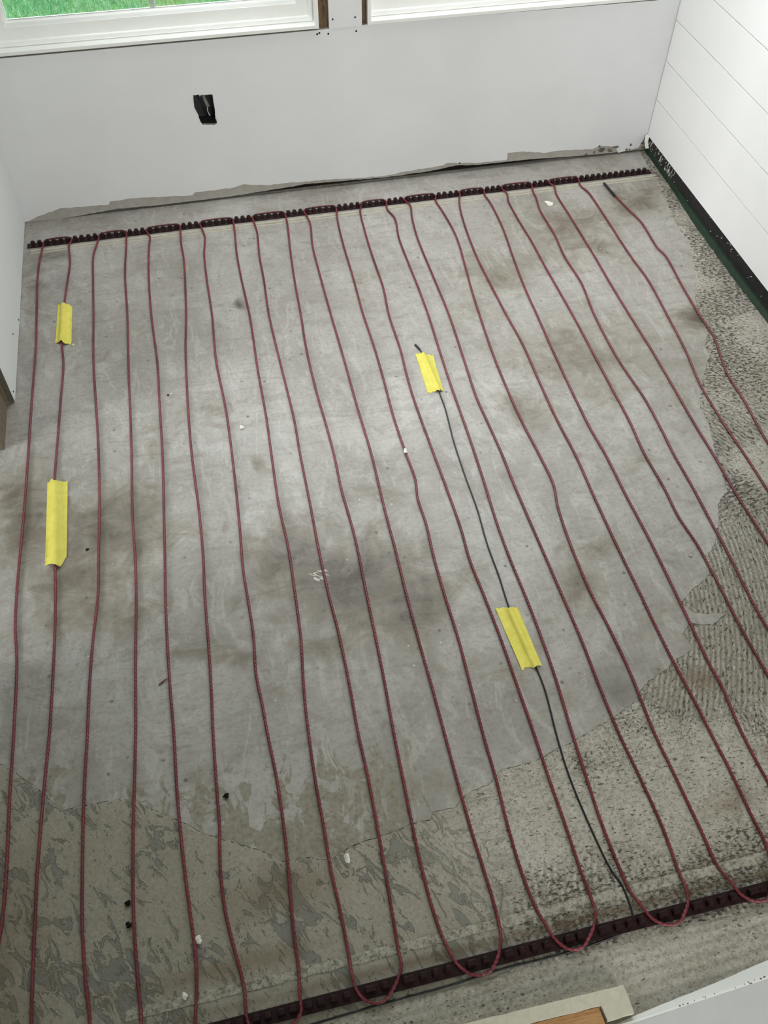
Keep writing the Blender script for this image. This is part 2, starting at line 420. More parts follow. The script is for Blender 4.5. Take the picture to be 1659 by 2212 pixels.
PATCH = [(1.8899,-0.189),(1.8815,-0.2815),(1.8585,-0.3542),(1.8471,-0.451),(1.8527,-0.5001),(1.8177,-0.5848),(1.7931,-0.6677),(1.75,-0.7426),(1.729,-0.8188),(1.7159,-0.8933),(1.6859,-0.9334),(1.677,-0.977),(1.6117,-1.0671),(1.5721,-1.1408),(1.5667,-1.1951),(1.5531,-1.2457),(1.5349,-1.2935),(1.5288,-1.3282),(1.5119,-1.3942),(1.474,-1.426),(1.4582,-1.4617),(1.423,-1.5171),(1.3927,-1.5469),(1.3743,-1.5903),(1.3153,-1.6229),(1.2879,-1.6391),(1.3025,-1.6699),(1.364,-1.6839),(1.3256,-1.7021),(1.2844,-1.6875),(1.26,-1.7085),(1.268,-1.7415),(1.2126,-1.7594),(1.1979,-1.771),(1.1545,-1.7857),(1.1265,-1.8082),(1.1068,-1.8227),(1.0695,-1.8374),(1.0137,-1.8565),(0.9608,-1.8711),(0.8959,-1.8867),(0.8411,-1.8886),(0.815,-1.9061),(0.7624,-1.9188),(0.7457,-1.9351),(0.7106,-1.9326),(0.6996,-1.9443),(0.6601,-1.9454),(0.6198,-1.9517),(0.5885,-1.9537),(0.5568,-1.9593),(0.5243,-1.9713),(0.4891,-1.9588),(0.4522,-1.9563),(0.4288,-1.9376),(0.3978,-1.9185),(0.3626,-1.8999),(0.3274,-1.8788),(0.2923,-1.8498),(0.2562,-1.8258),(0.2198,-1.7999),(0.1822,-1.7946),(0.1447,-1.794),(0.1074,-1.7951),(0.0809,-1.7569),(0.0463,-1.7227),(0.0149,-1.6946),(-0.0165,-1.6747)]
STAINS = [(0.217,-1.194,0.106,0.11,0.6),(0.039,-1.179,0.057,0.121,0.55),(0.15,-1.301,0.102,0.112,0.55),(0.227,-1.431,0.08,0.053,0.45),(0.017,-1.097,0.044,0.078,0.5),(0.574,-1.349,0.104,0.092,0.5),(0.67,-1.448,0.138,0.103,0.75),(0.766,-1.52,0.082,0.084,0.75),(0.579,-1.585,0.061,0.035,0.5),(0.351,-1.533,0.052,0.025,0.45),(0.425,-1.565,0.048,0.029,0.35),(0.326,-0.999,0.062,0.071,0.3),(0.44,-0.902,0.065,0.046,0.3),(0.796,-1.232,0.06,0.052,0.3),(0.664,-1.282,0.049,0.062,0.4),(1.359,-0.904,0.127,0.095,0.45),(1.16,-1.063,0.076,0.061,0.4),(1.555,-0.36,0.108,0.083,0.4),(1.553,-0.455,0.079,0.068,0.4),(1.795,-0.291,0.059,0.051,0.62),(1.732,-0.298,0.028,0.051,0.5),(1.727,-0.832,0.061,0.047,0.7),(1.802,-0.853,0.048,0.027,0.6),(1.268,-0.55,0.044,0.046,0.5),(1.098,-1.556,0.041,0.044,0.5),(1.171,-1.484,0.067,0.036,0.35),(1.364,-1.044,0.067,0.064,0.3),(1.344,-1.285,0.093,0.083,0.25),(0.724,-1.885,0.047,0.02,0.4),(0.533,-1.093,0.01,0.022,1.0),(0.56,-0.512,0.012,0.02,0.9),(0.91,-0.47,0.038,0.033,0.25),(0.893,-0.488,0.025,0.033,0.3),(0.703,-0.148,0.027,0.024,0.2),(1.839,-0.243,0.042,0.032,0.4),(0.074,-0.198,0.045,0.066,0.35),(0.015,-0.315,0.037,0.083,0.3),(0.317,-1.733,0.024,0.009,0.2),(0.336,-1.788,0.039,0.024,0.3),(0.521,-1.67,0.05,0.028,0.25),(0.514,-1.496,0.036,0.026,0.3),(0.832,-1.682,0.069,0.038,0.2),(0.491,-1.401,0.018,0.011,0.4),(0.897,-1.493,0.056,0.055,0.35)]
DARKS = [(1.09,-1.79,0.046,0.042,0.8),(1.093,-1.761,0.051,0.038,0.6),(1.15,-1.754,0.06,0.039,0.5),(0.776,-1.659,0.034,0.019,0.3),(1.273,-1.731,0.026,0.021,0.5),(1.337,-1.557,0.047,0.047,0.4),(1.081,-1.853,0.049,0.018,0.4),(0.975,-1.856,0.065,0.013,0.35),(0.823,-1.882,0.048,0.01,0.35),(0.077,-0.176,0.044,0.058,0.75),(0.024,-0.187,0.028,0.11,0.6),(0.1,-0.313,0.056,0.083,0.6),(0.035,-0.361,0.034,0.148,0.6),(0.153,-0.467,0.072,0.132,0.45),(0.025,-0.66,0.034,0.118,0.5),(0.168,-0.692,0.068,0.117,0.3),(0.061,-0.833,0.054,0.092,0.3)]  # dark grey zones; those beside the left wall paint in the corner's shade
PAPER = [(0.0111,0.0053),(0.0379,0.0167),(0.1078,0.0343),(0.2442,0.0285),(0.2491,0.0383),(0.3197,0.0397),(0.3989,0.0341),(0.4858,0.0276),(0.4968,0.0366),(0.5622,0.0359),(0.6105,0.0374),(0.6389,0.0443),(0.707,0.0329),(0.77,0.0327),(0.8262,0.0304),(0.883,0.0295),(0.9831,0.0219),(1.0701,0.019),(1.1432,0.0255),(1.2565,0.0318),(1.268,0.038),(1.3659,0.0266),(1.4642,0.0259),(1.4645,0.0487),(1.5146,0.0475),(1.593,0.0341),(1.6389,0.0365),(1.7492,0.0287),(1.771,0.037),(1.8281,0.0275),(1.8409,0.0059),(1.9101,0.0168),(1.9259,0.055)]
CORE = [(0.0081,-0.0048),(0.1655,0.0043),(0.2602,0.0115),(0.367,0.0082),(0.5861,0.0088),(0.6841,0.0132),(0.7972,0.0188),(0.8257,0.0214),(0.9111,0.0185),(1.0702,0.0129),(1.2173,0.0166),(1.2986,0.0254),(1.3666,0.0189),(1.5186,0.0181),(1.6273,0.0133),(1.7692,0.0078),(1.9364,0.0076)]
OUTLET = [(0.5352,0.3177),(0.5504,0.3187),(0.5533,0.3134),(0.5564,0.3168),(0.5875,0.315),(0.5878,0.282),(0.587,0.2497),(0.5896,0.2403),(0.5872,0.2326),(0.5804,0.2306),(0.5475,0.2341),(0.5419,0.2479),(0.5405,0.2637),(0.5336,0.2837),(0.5337,0.3002)]
END_CAP = [(1.7271, -0.1597),(1.7322, -0.239)]

PITCH = 0.01905          # clip spacing of the cable strips
BACK_Y, FRONT_Y = -0.125, -2.168

# ------------------------------------------------------------------ materials
M = {}
M['paint'] = plain('wall_paint', rgb(232, 233, 234), 0.7, 0.25, 0.025, 6)
M['paint_left'] = plain('left_wall_paint', rgb(222, 226, 224), 0.75, 0.25, 0.02, 5)
M['shiplap'] = plain('shiplap_paint', rgb(241, 241, 239), 0.5, 0.35, 0.012, 8)
M['trim'] = plain('trim_paint', rgb(243, 244, 240), 0.45, 0.4, 0.02, 14)
M['gypsum'] = plain('torn_gypsum_paper', rgb(176, 172, 164), 0.9, 0.15, 0.10, 60, 0.3)
M['plate'] = plain('gap_shade_plate', rgb(40, 36, 31), 0.9, 0.1, 0.3, 40)  # wood darkened so its colour carries the shade of the wall gap
M['dust'] = plain('grey_dust', rgb(112, 107, 98), 0.95, 0.1, 0.3, 150)
M['black_felt'] = plain('black_building_felt', rgb(34, 33, 33), 0.6, 0.35, 0.35, 60, 0.3)
M['green'] = plain('green_membrane', rgb(22, 44, 27), 0.7, 0.4, 0.25, 50)
M['plastic'] = plain('maroon_plastic', rgb(36, 12, 15), 0.45, 0.3, 0.2, 80)
M['black'] = plain('black_jacket', rgb(22, 22, 22), 0.45, 0.5, 0.2, 100)
M['black_box'] = plain('black_box_plastic', rgb(58, 58, 62), 0.4, 0.5, 0.15, 60)
M['plaster'] = plain('white_plaster', rgb(228, 226, 218), 0.85, 0.2, 0.06, 200, 0.3)
M['dirt'] = plain('dark_dirt', rgb(26, 23, 20), 0.9, 0.2, 0.3, 200)
M['brown'] = plain('brown_chip', rgb(120, 86, 60), 0.9, 0.2, 0.3, 300)
M['steel'] = plain('screw_steel', rgb(70, 70, 72), 0.4, 0.5, 0.1, 50)
M['wire'] = plain('grey_wire_jacket', rgb(150, 146, 138), 0.5, 0.4, 0.1, 80)
M['cream'] = plain('cream_gypsum_board', rgb(206, 202, 182), 0.9, 0.2, 0.07, 120, 0.3)
M['board_grey'] = plain('painted_board', rgb(206, 207, 206), 0.7, 0.25, 0.03, 30)
M['ceiling'] = plain('ceiling_paint', rgb(225, 225, 222), 0.8, 0.2, 0.01, 5)


def wood(name, a, b, scale, rot_scale=(1, 1, 1)):
    m = NT(name, 0.65, 0.3)
    co = m.coords(rot_scale)
    f = m.noise(scale, 5, 0.6, co, 0.6)
    m.color(m.ramp(f, [(0.3, a), (0.55, b), (0.75, a)]))
    m.bump(f, 0.2, 0.001)
    return m.m


M['pine'] = wood('pine_end', rgb(150, 105, 62), rgb(196, 152, 104), 30, (1, 12, 12))
M['stud'] = wood('dusty_stud', rgb(96, 84, 68), rgb(128, 116, 98), 20, (8, 8, 1))
M['gapwood'] = wood('stained_stud', rgb(74, 56, 36), rgb(124, 102, 76), 30, (4, 4, 1))

# red twisted heating cable
m = NT('heating_cable_jacket', 0.38, 0.5)
f = m.noise(120, 3)
g = m.noise(9, 2)
c = m.ramp(f, [(0.3, rgb(104, 38, 46)), (0.7, rgb(130, 53, 62))])
m.color(m.mix(m.rng(g, 0.45, 0.7), c, rgb(98, 34, 43)))
M['cable'] = m.m

# yellow masking tape
m = NT('yellow_tape', 0.6, 0.3)
f = m.noise(60, 4)
co = m.coords((140, 14, 14))
h = m.noise(1.0, 3, 0.6, co)
m.color(m.ramp(f, [(0.3, rgb(216, 206, 88)), (0.7, rgb(230, 221, 108))]))
m.bump(h, 0.25, 0.0006)
M['tape'] = m.m

# window glass: thin pane
m = bpy.data.materials.new('window_glass')
m.use_nodes = True
t = m.node_tree
t.nodes.remove(t.nodes['Principled BSDF'])
tr = t.nodes.new('ShaderNodeBsdfTransparent')
tr.inputs['Color'].default_value = (0.93, 0.97, 0.95, 1)
gl = t.nodes.new('ShaderNodeBsdfGlossy')
gl.inputs['Roughness'].default_value = 0.02
fr = t.nodes.new('ShaderNodeFresnel')
fr.inputs['IOR'].default_value = 1.45
mx = t.nodes.new('ShaderNodeMixShader')
t.links.new(fr.outputs[0], mx.inputs[0])
t.links.new(tr.outputs[0], mx.inputs[1])
t.links.new(gl.outputs[0], mx.inputs[2])
t.links.new(mx.outputs[0], t.nodes['Material Output'].inputs['Surface'])
M['glass'] = m

# smooth levelling coat: grey cement with brown stains (attribute 'stain'), dark grey zones and painted back-left corner shade ('damp_shade')
m = NT('levelling_coat', 0.45, 0.5)
co = m.coords()
big = m.noise(2.6, 7, 0.66, co, 0.5)
mid = m.noise(13.0, 8, 0.72, co, 0.8)
fine = m.noise(120.0, 5, 0.75, co)
swirl = m.noise(4.0, 9, 0.72, m.coords((1.0, 3.6, 1.0), 0.45), 1.8)
swirl2 = m.noise(6.0, 6, 0.66, m.coords((2.6, 1.0, 1.0), 0.9), 2.4)
base = m.ramp(big, [(0.32, rgb(140, 136, 127)), (0.46, rgb(158, 154, 146)), (0.55, rgb(168, 165, 158)), (0.70, rgb(184, 181, 175))])
base = m.mix(m.rng(swirl, 0.36, 0.50, 0.45, 0.0), base, rgb(126, 119, 106))
base = m.mix(m.rng(swirl2, 0.53, 0.60, 0.0, 0.30), base, rgb(196, 194, 188))
base = m.mix(m.rng(fine, 0.30, 0.52, 0.40, 0.0), base, rgb(100, 94, 83))
# blotches of brownish discolouration everywhere, stronger in the traced stains
blot = m.math('ADD', m.math('MULTIPLY', m.math('SUBTRACT', mid, 0.5), 1.5), m.math('MULTIPLY', m.math('SUBTRACT', swirl, 0.5), 0.9))
k = m.math('ADD', m.attr('stain'), m.math('ADD', m.math('MULTIPLY', blot, 0.95), m.math('MULTIPLY', m.math('SUBTRACT', fine, 0.5), 0.45)))
base = m.mix(m.rng(k, 0.10, 0.36, 0.0, 0.55), base, rgb(118, 106, 86))
base = m.mix(m.rng(k, 0.32, 0.85, 0.0, 0.85), base, rgb(70, 60, 46))
dp = m.math('ADD', m.attr('damp_shade'), m.math('MULTIPLY', blot, 0.5))
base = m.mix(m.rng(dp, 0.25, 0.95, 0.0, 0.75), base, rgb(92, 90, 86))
# sparse dark freckles, pale plaster flecks
v = m.node('ShaderNodeTexVoronoi')
v.inputs['Scale'].default_value = 30.0
m.link(m.mix(0.03, co, m.node('ShaderNodeTexNoise').outputs['Color']), v.inputs['Vector'])
gate = m.rng(m.noise(9.0, 4, 0.6, co), 0.50, 0.58)
base = m.mix(m.math('MULTIPLY', m.rng(v.outputs['Distance'], 0.04, 0.15, 0.85, 0.0), gate), base, rgb(80, 74, 64))
v2 = m.node('ShaderNodeTexVoronoi')
v2.inputs['Scale'].default_value = 34.0
m.link(m.coords((1, 1, 1), 1.1), v2.inputs['Vector'])
gate2 = m.rng(m.noise(8.0, 3, 0.6, m.coords((1, 1, 1), 2.0)), 0.52, 0.60)
base = m.mix(m.math('MULTIPLY', m.rng(v2.outputs['Distance'], 0.03, 0.085, 0.9, 0.0), gate2), base, rgb(214, 211, 203))
fl_ = m.noise(24.0, 7, 0.68, m.coords((1.0, 0.6, 1.0), 0.5), 1.0)
fk = m.math('ADD', m.math('MULTIPLY', m.attr('film'), 0.18), fl_)
fk = m.math('MULTIPLY', m.rng(fk, 0.585, 0.615), m.rng(m.attr('film'), 0.0, 0.15))
base = m.mix(m.math('MULTIPLY', fk, 0.9), base, m.ramp(fine, [(0.3, rgb(112, 105, 88)), (0.6, rgb(148, 142, 126))]))
m.color(base)
m.roughness(m.rng(mid, 0.25, 0.75, 0.33, 0.55))
hh = m.math('ADD', m.math('MULTIPLY', fine, 0.6), m.math('ADD', m.math('MULTIPLY', mid, 1.2), swirl))
m.bump(hh, 0.30, 0.0012)
M['coat'] = m.m

# combed mortar.  Attributes: 'across' and 'along' are lengths across and along the trowel strokes,
# 'ridge' 0 groove .. 1 crest, 'rough' how broken the surface is, 'left' tan flakes over smooth grey, 'brown' stains
m = NT('combed_mortar', 0.8, 0.25)
co = m.coords()
mid = m.noise(16.0, 6, 0.65, co, 0.5)
fine = m.noise(200.0, 6, 0.75, co)
big = m.noise(2.6, 4, 0.6, co)


def stroke(sa, sb, detail=4, rough=0.62, dist=0.2):
    c_ = m.node('ShaderNodeCombineXYZ')
    m.link(m.math('MULTIPLY', m.attr('across'), sa), c_.inputs[0])
    m.link(m.math('MULTIPLY', m.attr('along'), sb), c_.inputs[1])
    return m.noise(1.0, detail, rough, c_.outputs[0], dist)


n1 = stroke(220.0, 100.0, 5, 0.70, 0.4)
n2 = stroke(85.0, 24.0, 5, 0.6, 0.6)
isl = stroke(44.0, 17.0, 7, 0.68, 1.3)
isl = m.math('ADD', isl, m.math('MULTIPLY', m.math('SUBTRACT', m.noise(7.0, 3, 0.6, m.coords((1, 1, 1), 0.8)), 0.47), 0.42))
rough = m.attr('rough')
light = m.ramp(big, [(0.32, rgb(178, 173, 159)), (0.68, rgb(194, 190, 180))])
light = m.mix(m.rng(mid, 0.40, 0.62, 0.0, 0.35), light, rgb(150, 143, 126))
light = m.mix(m.rng(fine, 0.36, 0.50, 0.65, 0.0), light, rgb(108, 102, 90))
light = m.mix(m.rng(fine, 0.57, 0.66, 0.0, 0.75), light, rgb(216, 213, 205))
dark = rgb(80, 76, 68)
n1b = m.math('SUBTRACT', n1, m.math('MULTIPLY', m.math('SUBTRACT', rough, 0.45), 0.13))
fleck = m.rng(n1b, 0.375, 0.435, 1.0, 0.0)
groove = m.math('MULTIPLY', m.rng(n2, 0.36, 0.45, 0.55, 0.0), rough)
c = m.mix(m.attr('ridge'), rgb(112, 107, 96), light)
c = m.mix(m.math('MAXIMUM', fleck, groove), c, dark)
lf = m.attr('left')
c = m.mix(m.math('MULTIPLY', lf, 0.58), c, m.ramp(mid, [(0.3, rgb(128, 122, 104)), (0.7, rgb(158, 152, 136))]))
gr_ = m.math('MULTIPLY', lf, m.rng(isl, 0.440, 0.465, 1.0, 0.0))
rim_ = m.math('MULTIPLY', lf, m.math('MULTIPLY', m.rng(isl, 0.425, 0.450, 0.0, 0.8), m.rng(isl, 0.452, 0.470, 1.0, 0.0)))
c = m.mix(gr_, c, rgb(130, 129, 120))
c = m.mix(m.math('MULTIPLY', rim_, 0.7), c, rgb(100, 96, 86))
bk = m.math('ADD', m.attr('brown'), m.math('MULTIPLY', m.math('SUBTRACT', mid, 0.5), 0.9))
c = m.mix(m.rng(bk, 0.18, 0.8, 0.0, 0.8), c, rgb(112, 94, 70))
m.color(c)
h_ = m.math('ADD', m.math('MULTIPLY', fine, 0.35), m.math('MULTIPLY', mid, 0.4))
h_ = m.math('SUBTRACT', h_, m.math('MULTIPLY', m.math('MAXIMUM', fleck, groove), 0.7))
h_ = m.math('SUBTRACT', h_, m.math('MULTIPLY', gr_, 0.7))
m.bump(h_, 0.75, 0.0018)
M['mortar'] = m.m

# pale dried mortar line beside the strips
m = NT('dried_mortar_line', 0.85, 0.2)
co = m.coords()
fine = m.noise(140, 5, 0.7, co)
m.color(m.ramp(fine, [(0.38, rgb(112, 107, 95)), (0.50, rgb(160, 156, 142)), (0.68, rgb(186, 182, 172))]))
m.bump(fine, 0.6, 0.001)
M['pale_mortar'] = m.m

# ------------------------------------------------------------------ floor: combed mortar bed
xs = np.concatenate([np.linspace(-1.6, -0.13, 14), np.arange(-0.12, 1.985, 0.003), np.linspace(2.0, 2.3, 4)])
ys = np.concatenate([np.linspace(-4.2, -2.47, 16), np.arange(-2.46, -0.15, 0.003), np.arange(-0.15, 0.072, 0.02)])
X, Y = np.meshgrid(xs, ys)
PATCH_POLY = [(1.905, -0.10), (1.915, -0.02), (1.925, 0.06), (-0.14, 0.06)] + [(-0.14, -1.62)] + [p for p in reversed(PATCH)]
PATCH_POLY = rough_outline(PATCH_POLY, 0.006, 0.0016, 3)
under = inside(X, Y, PATCH_POLY)
# trowel arcs: voronoi cells, each combed around its own far centre
rc = np.random.RandomState(5)
cells = np.stack([rc.uniform(-0.1, 2.1, 60), rc.uniform(-2.6, 0.1, 60)], 1)
phis = rc.uniform(0, 2 * PI, 60)
rads = rc.uniform(0.35, 0.9, 60)
wx = X + 0.10 * (fbm(X * 4, Y * 4, 11) - 0.5)
wy = Y + 0.10 * (fbm(X * 4, Y * 4, 21) - 0.5)
best = np.full(X.shape, 1e9)
idx = np.zeros(X.shape, int)
for i, (a, b) in enumerate(cells):
    d = (wx - a) ** 2 + (wy - b) ** 2
    k = d < best
    best[k] = d[k]
    idx[k] = i
ccx = cells[idx, 0] + rads[idx] * np.cos(phis[idx])
ccy = cells[idx, 1] + rads[idx] * np.sin(phis[idx])
rr = np.hypot(X - ccx, Y - ccy) + 0.004 * fbm(X * 30, Y * 30, 31)
comb = 0.5 + 0.5 * np.sin(rr * 2 * PI / 0.0105)
along = np.arctan2(Y - ccy, X - ccx) * rads[idx]
breakup = fbm(rr / 0.009, along / 0.028, 41, 3)
# right hand edge and the front strip are combed straight across
straight = sstep(X, 1.45, 1.62) * sstep(Y, -1.35, -1.0)
e2x = X * 0.95 - Y * 0.31
e2y = Y * 0.95 + X * 0.31
front = sstep(-Y, 2.18, 2.20)
combf = 0.5 + 0.5 * np.sin((Y - 0.02 * X + 0.010 * fbm(X * 6, Y * 20, 61)) * 2 * PI / 0.0165)
combf = combf * 0.6 + 0.4 * fbm(X / 0.03, Y / 0.006, 62, 3)
left = sstep(0.86 - X + 0.25 * (fbm(X * 6, Y * 6, 77) - 0.5), 0.0, 0.22) * (1 - front)
amt = sstep(fbm(X * 6, Y * 6, 71, 4), 0.34, 0.58) * (1 - left) * (1 - straight)
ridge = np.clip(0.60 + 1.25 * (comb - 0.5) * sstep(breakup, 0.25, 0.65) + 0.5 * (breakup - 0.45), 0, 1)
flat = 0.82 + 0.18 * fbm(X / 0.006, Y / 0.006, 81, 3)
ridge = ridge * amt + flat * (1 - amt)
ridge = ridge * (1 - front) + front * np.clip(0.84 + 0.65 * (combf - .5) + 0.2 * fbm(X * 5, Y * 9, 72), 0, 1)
rough = np.clip(0.25 + 0.65 * amt, 0, 1)
rough = rough * (1 - straight) + straight * (0.45 + 0.55 * sstep(fbm(X * 10, Y * 10, 78), 0.3, 0.55))
rough = rough * (1 - front) + front * 0.32 * sstep(fbm(X * 7, Y * 10, 79), 0.35, 0.65)
rough = rough * (1 - 0.75 * left)
across = rr * (1 - np.maximum(straight > .5, front > .5)) + e2y * ((straight > .5) & (front <= .5)) + Y * (front > .5)
along_ = along * (1 - np.maximum(straight > .5, front > .5)) + e2x * ((straight > .5) & (front <= .5)) + X * (front > .5)
lm = (left > .35)
lowb = (Y < -1.93 + 0.08 * (fbm(X * 3, Y * 3, 84) - .5)) & (front <= .5)
across = np.where(lowb, Y + 0.02 * fbm(X * 5, Y * 5, 85), across)
along_ = np.where(lowb, X, along_)
across = np.where(lm, (X * 0.87 + Y * 0.5) + 0.02 * (fbm(X * 5, Y * 5, 83) - .5), across)
along_ = np.where(lm, (X * 0.5 - Y * 0.87), along_)
# one clearly combed fan in front of the coat's edge
zone = sstep(X + .1 * (fbm(X * 8, Y * 8, 86) - .5), 1.10, 1.18) * sstep(Y + .1 * (fbm(X * 8, Y * 8, 87) - .5), -1.90, -1.82) * (1 - sstep(Y, -1.52, -1.40)) * (1 - straight)
zr = np.hypot(X - 0.45, Y + 1.35) + 0.005 * fbm(X * 25, Y * 25, 88)
zc = 0.5 + 0.5 * np.sin(zr * 2 * PI / 0.0098)
ridge = ridge * (1 - zone) + zone * np.clip(0.15 + 0.85 * zc ** 0.7 * (0.55 + 0.45 * fbm(zr / .01, Y / .03, 89, 3)) + 0.25 * (fbm(X * 60, Y * 60, 90) - .5), 0, 1)
across = np.where((zone > .5), zr, across)
along_ = np.where((zone > .5), Y, along_)
rough = rough * (1 - zone) + 0.5 * zone
brown = np.zeros(X.shape)
for (bx, by, brx, bry, a) in [(0.44, -2.00, 0.10, 0.05, .6), (0.36, -2.09, .2, .02, .55), (1.05, -2.12, .5, .012, .6),
                              (1.10, -1.72, .07, .06, .5), (1.25, -1.80, .05, .03, .6), (1.4, -1.95, .12, .03, .5),
                              (0.02, -2.0, .10, .22, .5), (1.835, -0.40, .03, .09, .6), (1.86, -0.25, .03, .08, .4), (0.95, -2.145, .8, .009, .7), (1.72, -0.60, .05, .04, .6), (1.2, -2.03, .1, .03, .5)]:
    brown = np.maximum(brown, a * np.exp(-((X - bx) / brx) ** 2 - ((Y - by) / bry) ** 2))
Z = np.where(under, -0.0012, 0.0000 + 0.0023 * ridge + 0.0004 * fbm(X * 40, Y * 40, 99, 3))
outer = (X < -0.125) | (X > 1.99) | (Y < -2.465)
Z = np.where(outer, 0.0, Z)
ny, nx = X.shape
V = np.stack([X, Y, Z], -1).reshape(-1, 3)
a = (np.arange(ny - 1)[:, None] * nx + np.arange(nx - 1)[None, :]).ravel()
F = np.stack([a, a + 1, a + nx + 1, a + nx], -1)
me = bpy.data.meshes.new('floor')
me.vertices.add(len(V))
me.vertices.foreach_set('co', V.ravel())
me.loops.add(F.size)
me.polygons.add(len(F))
me.loops.foreach_set('vertex_index', F.ravel())
me.polygons.foreach_set('loop_start', np.arange(len(F)) * 4)
me.update(calc_edges=True)
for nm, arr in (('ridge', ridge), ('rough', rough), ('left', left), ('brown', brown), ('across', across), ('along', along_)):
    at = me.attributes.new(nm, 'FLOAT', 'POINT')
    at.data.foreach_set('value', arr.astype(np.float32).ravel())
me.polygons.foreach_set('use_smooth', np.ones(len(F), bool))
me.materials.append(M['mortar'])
floor = structure(bpy.data.objects.new('floor', me))
COL.objects.link(floor)
del V, F, wx, wy, best, idx, breakup

# smooth levelling coat lying on it, 1.5 mm thick with its own edge
pts = list(PATCH_POLY)
n0 = len(pts)
gx, gy = np.meshgrid(np.arange(-0.13, 1.93, 0.016), np.arange(-2.05, 0.055, 0.016))
gx, gy = gx.ravel(), gy.ravel()
ok = inside(gx, gy, PATCH_POLY)
inner = [(x, y) for x, y, k in zip(gx, gy, ok) if k]
vv, ee, ff, *_ = delaunay_2d_cdt([Vector(p) for p in pts + inner], [(i, (i + 1) % n0) for i in range(n0)], [], 1, 1e-6)
vx = np.array([v.x for v in vv])
vy = np.array([v.y for v in vv])
vz = 0.0015 + 0.0003 * (fbm(vx * 12, vy * 12, 5) - 0.5)
nv = len(vv)
verts = [(x, y, z) for x, y, z in zip(vx, vy, vz)]
edge_use = {}
for f in ff:
    for i in range(len(f)):
        e = (f[i], f[(i + 1) % len(f)])
        edge_use[e] = edge_use.get(e, 0) + 1
rim = [e for e in edge_use if (e[1], e[0]) not in edge_use]
low = {}
faces = [tuple(f) for f in ff]
for a, b in rim:
    for q_ in (a, b):
        if q_ not in low:
            low[q_] = len(verts)
            verts.append((vx[q_], vy[q_], -0.0014))
    faces.append((b, a, low[a], low[b]))
coat = mesh_obj('levelling_coat', verts, faces, M['coat'], floor)


def blob(lst):
    s = np.zeros(nv)
    for bx, by, brx, bry, a in lst:
        s = np.maximum(s, a * np.exp(-0.75 * ((vx - bx) / brx) ** 2 - 0.75 * ((vy - by) / bry) ** 2))
    return s


film = sstep(0.80 - vx, 0.0, 0.25) * sstep(-vy, 1.74, 1.93) + 0.6 * sstep(0.20 - vx, 0.0, 0.2) * sstep(-vy, 1.62, 1.80)
at = coat.data.attributes.new('film', 'FLOAT', 'POINT')
arr = np.zeros(len(verts), np.float32)
arr[:nv] = film
at.data.foreach_set('value', arr)
for nm, lst in (('stain', STAINS), ('damp_shade', DARKS)):
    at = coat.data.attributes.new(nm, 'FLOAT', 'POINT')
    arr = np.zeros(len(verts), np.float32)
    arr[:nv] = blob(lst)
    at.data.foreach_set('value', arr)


M['pale_line'] = plain('pale_thinset_line', rgb(184, 178, 162), 0.85, 0.2, 0.10, 60, 0.2)


def mortar_line(x0, x1, yc, half, ztop, seed, mat, slope=0.0):
    rnd = random.Random(seed)
    n = 160
    vs, fs = [], []
    for i in range(n + 1):
        x = x0 + (x1 - x0) * i / n
        y = yc + slope * (x - x0)
        w0, w1 = half * rnd.uniform(0.85, 1.15), half * rnd.uniform(0.85, 1.15)
        z = ztop * rnd.uniform(0.85, 1.1)
        vs += [(x, y - w0, 0), (x, y - w0 * 0.7, z), (x, y + w1 * 0.7, z), (x, y + w1, 0)]
    for i in range(n):
        for k in range(3):
            a = i * 4 + k
            fs.append((a, a + 4, a + 5, a + 1))
    return mesh_obj('mortar_line', vs, fs, mat, floor)


mortar_line(0.02, 1.905, -0.149, 0.0055, 0.0030, 1, M['pale_line'])
mortar_line(0.02, 1.905, -0.162, 0.0035, 0.0028, 2, M['pale_line'])
mortar_line(0.20, 1.96, -2.122, 0.0095, 0.0032, 3, M['pale_mortar'])

# ------------------------------------------------------------------ back wall
WIN = [(0.052, 0.889, 0.461, 1.62), (1.021, 1.858, 0.459, 1.62)]
POST = (0.917, 1.006)
opening = (0.045, 1.864, 0.455, 1.63)      # both windows and the board between share one rough opening
bottom = rough_outline(PAPER, 0.012, 0.0012, 9, closed=False)
outline = [(0.0, 0.0045)] + bottom + [(1.934, 0.06), (1.934, 2.4), (0.0, 2.4)]
hole_w = [(opening[0], opening[2]), (opening[0], opening[3]), (opening[1], opening[3]), (opening[1], 0.4545), (1.03, 0.4585), (0.9, 0.4555)]
hole_o = rough_outline(OUTLET, 0.004, 0.0006, 4)
wall = structure(prism('wall_back', outline, lambda u, v, d: (u, d, v), 0.0016, M['paint'], None, [hole_w, hole_o]))
core_out = [(0.0, -0.001)] + rough_outline(CORE, 0.01, 0.0008, 12, closed=False) + [(1.934, 0.02), (1.934, 2.4), (0.0, 2.4)]
big_o = [(0.5605 + (u - 0.5605) * 1.03, 0.274 + (v - 0.274) * 1.03) for u, v in OUTLET]
prism('plaster_core', core_out, lambda u, v, d: (u, 0.0016 + d, v), 0.0110, M['gypsum'], wall, [hole_w, big_o])
box('sill_plate', (-0.02, 0.020, -0.004), (1.96, 0.060, 0.036), M['plate'], wall)
box('sheathing', (-0.02, 0.075, 0.04), (1.96, 0.085, 0.44), M['plate'], wall)
# filler and paper shreds along the torn edge, near the right corner
rnd = random.Random(31)
bm = bmesh.new()
for i in range(15):
    px = 1.72 + 0.2 * rnd.random() ** 0.8
    pz = 0.010 + rnd.random() * 0.018
    add_box(bm, (px, -0.0015 - 0.002 * rnd.random(), pz), (px + rnd.uniform(.003, .012), 0.0005, pz + rnd.uniform(.002, .008)), 0,
            None)
o = bm_obj('torn_crumbs', bm, M['dust'], wall)
o['kind'] = 'stuff'
